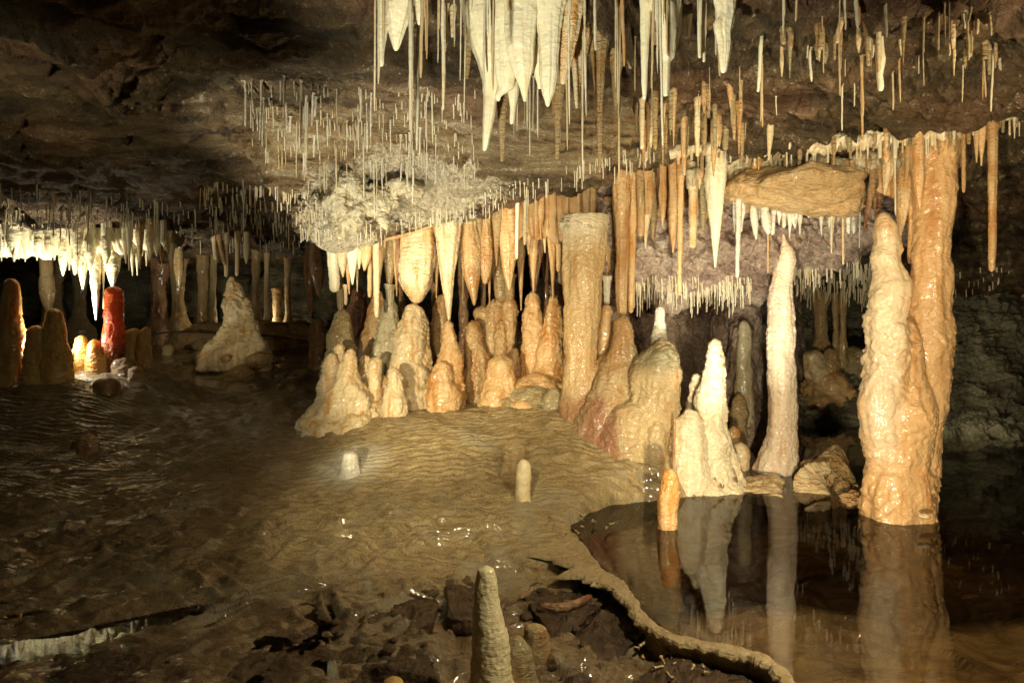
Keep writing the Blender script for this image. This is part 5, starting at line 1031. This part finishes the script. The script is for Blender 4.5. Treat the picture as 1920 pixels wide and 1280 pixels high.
zone(46, [(700, -140), (1320, -140), (1290, 20), (700, 20)], 150, 330, .0062, ['straw', 'straw', 'straw_amber'], 'long thin soda straw hanging among the big white stalactites at the top', 'long soda straws at the top')
zone(12, [(960, 20), (1230, 20), (1230, 150), (960, 150)], 100, 210, .0055, ['straw', 'straw_amber'], 'slim soda straw hanging in front of the dark brow above the tan column', 'soda straws in front of the dark brow')
zone(72, [(1290, -80), (1900, -100), (1900, 120), (1600, 190), (1290, 230)], 25, 110, .006, ['straw', 'straw_amber', 'straw_amber'], 'soda straw on the brown right-hand ceiling', 'soda straws on the brown right ceiling')
zone(45, [(370, 345), (480, 330), (620, 380), (620, 430), (400, 405)], 14, 55, .007, ['straw', 'straw_amber', 'straw_amber'], 'short amber soda straw on the ceiling left of the frosted lip', 'short straws left of the frosted lip')
zone(50, [(-60, 345), (180, 350), (330, 385), (330, 425), (-60, 425)], 18, 75, .008, ['straw', 'snow'], 'cream soda straw on the ceiling above the bright left fringe', 'straws above the bright left fringe')
# the uncountable fringe of tiny straws
def fringe(name, pos, mt, label):
    V, Fc = [], []; n = 0
    for (x, y, z, L, r) in pos:
        q_ = SV * np.array([r, r, L]) + np.array([x, y, z]); V.append(q_); Fc += [[i + n for i in f] for f in SF]; n += len(SV)
    o = mesh_obj(name, np.concatenate(V), Fc, M[mt]); return tag(o, label, 'soda straws', None, 'stuff')
pos = []
def fr_zone(n, poly, lo, hi, r):
    xs = [p[0] for p in poly]; ys = [p[1] for p in poly]; k = 0; tries = 0
    while k < n and tries < n * 30:
        tries += 1; px, py = rnd.uniform(min(xs), max(xs)), rnd.uniform(min(ys), max(ys))
        if poly_sd(poly, np.array([px * 1.0]), np.array([py * 1.0]))[0] > 0: continue
        if noise(np.array([px / 30, py / 9, n])) < -0.02: continue
        h = eye_hit(CEILS, px, py)
        if h is None: continue
        pos.append((h[0], h[1], h[2] + .02, rnd.uniform(lo, hi) / F * h[1] + .02, r * rnd.uniform(.7, 1.3))); k += 1
fr_zone(150, [(1185, 520), (1410, 520), (1410, 556), (1185, 556)], 8, 45, .006)
fr_zone(230, [(1480, 500), (1640, 490), (1640, 560), (1490, 556)], 8, 34, .009)
fr_zone(70, [(1640, 500), (1920, 500), (1920, 566), (1640, 566)], 4, 14, .008)
fr_zone(220, [(460, 150), (900, 170), (900, 330), (640, 400), (560, 340), (470, 260)], 6, 26, .005)
fr_zone(190, [(380, 340), (620, 360), (625, 440), (390, 420)], 6, 22, .006)
fr_zone(150, [(620, 380), (700, 420), (820, 390), (1000, 330), (1250, 260), (1250, 290), (1000, 360), (830, 425), (700, 450), (620, 440)], 6, 30, .0055)
fr_zone(220, [(-60, 340), (330, 380), (600, 425), (600, 470), (-60, 436)], 6, 26, .007)
fringe('soda_straw_fringe', pos, 'straw', 'countless tiny soda straws bristling over the ceiling and its low lips')

# ================================================================== broken plates, rim dam, debris
def plate(name, pts, thick, mat, label=None, cat=None, nr=26, ns=120, rough=0.02, wrinkle=0.0, group=None, dome=0.0, parent=None):
    """pts: world boundary points (list of xyz) of the top face"""
    B = np.array(pts, float); B = np.concatenate([B, B[:1]]); L = np.concatenate([[0], np.cumsum(np.linalg.norm(np.diff(B, axis=0), axis=1))])
    t = np.linspace(0, L[-1], ns, endpoint=False); E = np.stack([np.interp(t, L, B[:, k]) for k in range(3)], -1)
    c = E.mean(0); _seed[0] += 1
    E = E + (E - c) * (0.10 * fbm(E * 6 + _seed[0], 4, 0.6))[:, None]
    rr = np.concatenate([np.linspace(0.02, 1, nr), np.linspace(1.0, 0.97, 6)[1:], np.linspace(0.9, 0.02, 8)])
    zz = np.concatenate([np.zeros(nr), -np.linspace(0, 1, 6)[1:] * thick, np.full(8, -thick * 1.02)])
    G = c + (E - c)[None] * rr[:, None, None]; G[..., 2] += zz[:, None]
    top = (np.arange(len(rr)) < nr)[:, None]
    G[..., 2] += np.where(top, rough * fbm(G * 7 + _seed[0], 5, 0.6) + dome * (1 - rr[:, None] ** 2) - 0.25 * thick * rr[:, None] ** 8, 0)
    if wrinkle: G[..., 2] += np.where(top, wrinkle * ridge(np.stack([G[..., 0] * 4, G[..., 1] * 14, G[..., 2] * 3], -1), 2), 0)
    G[..., :2] += 0.012 * np.stack([fbm(G * 15 + 3, 2), fbm(G * 15 + 9, 2)], -1) * (~top)[..., None]
    V = G.reshape(-1, 3); Fc = [f[::-1] for f in grid_faces(len(rr), ns, wrap=True).tolist()]
    area = sum(E[i, 0] * E[(i + 1) % ns, 1] - E[(i + 1) % ns, 0] * E[i, 1] for i in range(ns))
    if area < 0: Fc = [f[::-1] for f in Fc]
    o = mesh_obj(name, V, Fc, M[mat], parent)
    if label: tag(o, label, cat or name.replace('_', ' '), group)
    return o
def WZ(px, py, z): x, y = W(px, py, z); return (x, y, z)
plate('rock_slab', [WZ(*p) for p in [(1372, 916, .015), (1392, 893, .03), (1425, 884, .05), (1452, 888, .05), (1472, 896, .04), (1464, 912, .03), (1472, 930, .015), (1425, 925, .01)]], 0.10, 'cream', 'pale wrinkled plate lying in the water left of the gap before the white tower', 'broken plate', wrinkle=.012, rough=.015)
plate('rock_slab', [P(*p) for p in [(1484, 936, 4.9), (1492, 880, 5.15), (1512, 866, 5.2), (1535, 872, 5.2), (1548, 900, 5.05), (1566, 936, 4.85)]], 0.08, 'cream', 'tilted pale slab leaning in the water right of the white tower', 'broken plate', wrinkle=.012)
plate('rock_slab', [P(*p) for p in [(1500, 868, 5.35), (1560, 832, 5.5), (1572, 828, 5.5), (1588, 850, 5.4), (1604, 890, 5.2), (1616, 925, 5.0), (1596, 944, 4.85), (1572, 940, 4.85), (1560, 905, 5.1), (1540, 885, 5.2)]], 0.10, 'tan', 'pointed heap of wrinkled plates just left of the huge double column', 'broken plate', wrinkle=.03, rough=.05, dome=.05)
plate('rock_slab', [P(*p) for p in [(1510, 866, 5.1), (1555, 862, 5.15), (1556, 878, 5.1), (1530, 882, 5.05)]], 0.05, 'cream', 'small flat flake resting on the tilted pale slab', 'broken plate', wrinkle=.01)
plate('rock_slab', [WZ(*p) for p in [(1572, 925, .05), (1600, 915, .06), (1618, 920, .05), (1618, 938, .03), (1590, 945, .02)]], 0.07, 'peach', 'small nubbly orange plate at the left foot of the huge double column', 'broken plate', wrinkle=.02)
plate('rock_slab', [P(*p) for p in [(392, 716, 7.6), (440, 686, 7.9), (468, 680, 8.0), (480, 694, 7.8), (455, 708, 7.6), (420, 718, 7.5)]], 0.12, 'tan', 'leaning broken slab in front of the lone cream cone', 'broken plate', rough=.03, dome=.05)
form('boulder', [(658, 490, 26), (664, 490, 40), (678, 488, 44), (692, 486, 30)], 7.8, 'tan', 'knobbly tan boulder at the right foot of the lone cream cone', 'boulder', tip_hi=True, tip_lo=True, nr=30, ns=40, lump=.25, ledge=.1)
form('boulder', [(664, 425, 10), (670, 424, 18), (680, 422, 20)], 7.9, 'tan', 'small pale stone left of the leaning slab', 'boulder', tip_hi=True, tip_lo=True, nr=20, ns=24, lump=.2)
PL = [([(655, 1120), (700, 1092), (760, 1072), (800, 1062), (822, 1090), (815, 1150), (770, 1190), (710, 1168), (655, 1176)], 'flat dark brown mud plate left of the waxy foreground stalagmite', .05),
 ([(-120, 1236), (200, 1215), (430, 1175), (600, 1160), (690, 1190), (650, 1270), (560, 1400), (-120, 1420)], 'wide blackish mud plate filling the lower left corner', .03),
 ([(965, 1098), (985, 1066), (1040, 1045), (1095, 1040), (1132, 1082), (1150, 1115), (1112, 1140), (1075, 1175), (1045, 1225), (1020, 1165)], 'cracked brown plate between the foreground stalagmite and the rim dam', .05),
 ([(1160, 1120), (1200, 1150), (1225, 1185), (1180, 1200), (1120, 1260), (1060, 1300), (1045, 1240), (1085, 1180), (1120, 1145)], 'pale crumbly brown plate right of the cracked one', .04),
 ([(690, 1200), (760, 1196), (800, 1215), (845, 1300), (800, 1400), (600, 1380), (650, 1270)], 'brown plate at the bottom edge left of the foreground stalagmite', .05),
 ([(830, 1072), (880, 1062), (898, 1090), (885, 1160), (840, 1150)], 'small dark shard tucked behind the foreground stalagmite', .05),
 ([(1250, 1225), (1330, 1235), (1400, 1250), (1440, 1290), (1380, 1400), (1180, 1400), (1180, 1280)], 'crumbly grey-brown plate under the rim dam at the bottom', .04)]
for pts, lb, th in PL:
    plate('mud_plate', [WZ(px, py, -0.075) for px, py in pts], 0.09, 'brown', lb, 'mud plate', rough=.025, nr=50, ns=220)
for (pp, r0, lb) in [([(1015, 1135), (1050, 1138), (1085, 1128), (1108, 1118)], .022, 'glossy curled brown ridge on the cracked plate'), ([(990, 1062), (1015, 1062), (1032, 1056)], .012, 'small curled ridge behind the cracked plate'),
                     ([(1032, 1050), (1050, 1050), (1064, 1046)], .010, 'smallest curled ridge near the dam head'), ([(975, 1120), (990, 1112), (1000, 1100)], .012, 'short glossy ridge right of the waxy stalagmite')]:
    tube('mud_ridge', [np.array(WZ(px, py, -0.045)) for px, py in pp], [r0 * .4, r0, r0, r0 * .4], 'rust', lb, 'mud ridge', nu=70, ns=18, lump=.5, flat=1.0)
# rimstone dam that holds the pool
Pth = catmull(np.array([W(*p, 0.02) for p in [(1062, 992), (1085, 1010)] + rim_px[1:]] + [(1.42, 1.75), (1.5, 1.0)]), 620)
T2 = np.gradient(Pth, axis=0); T2 /= np.linalg.norm(T2, axis=1)[:, None]; Nn = np.stack([-T2[:, 1], T2[:, 0]], -1)
Nn *= np.sign(np.sum(Nn * (np.array([-1.0, -1.0])), axis=1))[:, None]
s_ = np.linspace(0, 1, 620); wd = np.interp(s_, [0, .05, .12, .22, .30, .36, .45, 1], [.05, .16, .30, .24, .10, .075, .065, .06]) * (1 + 0.5 * noise(np.stack([s_ * 22, 0 * s_, 0 * s_], -1)) + 0.35 * noise(np.stack([s_ * 70, 0 * s_, 0 * s_], -1)))
sec = [(-.02, -.22), (-.012, -.06), (-.005, 0.004), (.02, .022), (.3, .024), (.6, .025), (.9, .022), (1.0, .012), (1.05, .002), (.9, -.012), (.45, -.022), (.2, -.08), (.15, -.24)]
G = []
for a, z in sec:
    off = np.where(a < 0, a, a * wd) if a <= 0 else a * wd
    pt = Pth + Nn * np.asarray(off).reshape(-1, 1) if np.ndim(off) else Pth + Nn * off
    G.append(np.concatenate([pt, np.full((620, 1), z)], 1))
G = np.array(G); tq = np.linspace(0, len(G) - 1, 72); iq = np.clip(tq.astype(int), 0, len(G) - 2); fq = (tq - iq)[:, None, None]; G = G[iq] * (1 - fq) + G[iq + 1] * fq
nz = 0.003 * fbm(G * 14, 5, .65) + 0.008 * noise(G * 4.2); G[..., 2] += nz
pit = np.exp(-(((G[..., 0] - W(1142, 1046, .02)[0]) / .045) ** 2 + ((G[..., 1] - W(1142, 1046, .02)[1]) / .05) ** 2)); G[..., 2] -= pit * .05 * (G[..., 2] > 0)
G[..., :2] += 0.010 * np.stack([fbm(G * 9 + 5, 4, .6), fbm(G * 9 + 15, 4, .6)], -1)
tag(mesh_obj('rimstone_dam', G.reshape(-1, 3), grid_faces(72, 620), M['dam']), 'thin curving tan rimstone dam that holds the clear pool in the foreground', 'rimstone dam')
# broken straws lying about
for i in range(24):
    if i < 15: px, py, z = rnd.uniform(1185, 1330), rnd.uniform(1200, 1278), -0.06
    elif i < 20: px, py, z = rnd.uniform(1085, 1150), rnd.uniform(962, 1000), 0.035
    else: px, py, z = rnd.uniform(1040, 1100), rnd.uniform(985, 1010), 0.05
    x, y = W(px, py, z); o = bpy.data.objects.new('broken_straw', rnd.choice(SM['straw_amber'])); COL.objects.link(o)
    o.location = (x, y, z); o.scale = (.005, .005, rnd.uniform(.02, .07)); o.rotation_euler = (math.pi / 2 + rnd.uniform(-.1, .1), 0, rnd.uniform(0, 6.28))
    tag(o, 'broken straw fragment lying loose near the rimstone dam', 'broken straw', 'broken straw fragments')
o = bpy.data.objects.new('broken_straw', SM['snow'][0]); COL.objects.link(o); o.location = P(131, 661, 6.9); o.scale = (.012, .012, .2)
o.rotation_euler = (math.radians(90), 0, math.radians(120)); tag(o, 'white stick lying on the floor beside the hidden floodlight', 'stick')
# floodlight housing hidden behind the backlit stalagmite
fl = tag(empty('floodlight', P(98, 668, 6.75)), 'small black floodlight hidden behind the backlit shouldered stalagmite', 'floodlight')
def boxm(name, c, s, mat, parent):
    V = [(c[0] + sx * s[0] / 2, c[1] + sy * s[1] / 2, c[2] + sz * s[2] / 2) for sx in (-1, 1) for sy in (-1, 1) for sz in (-1, 1)]
    o = mesh_obj(name, V, [[0, 1, 3, 2], [4, 6, 7, 5], [0, 4, 5, 1], [2, 3, 7, 6], [0, 2, 6, 4], [1, 5, 7, 3]], mat, parent, smooth=False)
    b = o.modifiers.new('bevel', 'BEVEL'); b.width = .008; b.segments = 2; return o
boxm('housing', (0, 0, .05), (.16, .10, .10), M['cable'], fl); boxm('bracket', (0, .02, -.04), (.20, .03, .10), M['cable'], fl)
tube('power_cable', [P(285, 627, 9.6), P(330, 622, 9.7), P(400, 624, 9.8), P(480, 628, 9.8), P(540, 634, 9.6), P(590, 642, 9.2)], [.012] * 6, 'cable', 'black cable running across the back of the left chamber', 'cable', nu=120, ns=8, lump=.02, flat=1)

# small stones and crust fragments strewn over the sunken foreground floor
for i in range(26):
    px, py = rnd.uniform(560, 1420), rnd.uniform(1060, 1275)
    if poly_sd(pool, *[np.array([v]) for v in W(px, py, -.08)])[0] < 0.16 or abs(px - 915) < 55: continue
    h = eye_hit([FLOOR], px, py)
    if h is None: continue
    wpx = rnd.uniform(9, 26); hp = wpx * rnd.uniform(.35, .6)
    form('stone', [(py - hp, px, wpx * .5), (py - hp * .7, px, wpx * .9), (py - hp * .3, px, wpx), (py + 2, px, wpx * .8)], h[1], 'brown', 'small crusted stone lying on the sunken brown floor of the foreground', 'stone', 'small stones on the foreground floor', tip_hi=True, tip_lo=True, nr=14, ns=16, lump=.45, flute=.15, dr=rnd.uniform(.6, 1.3))
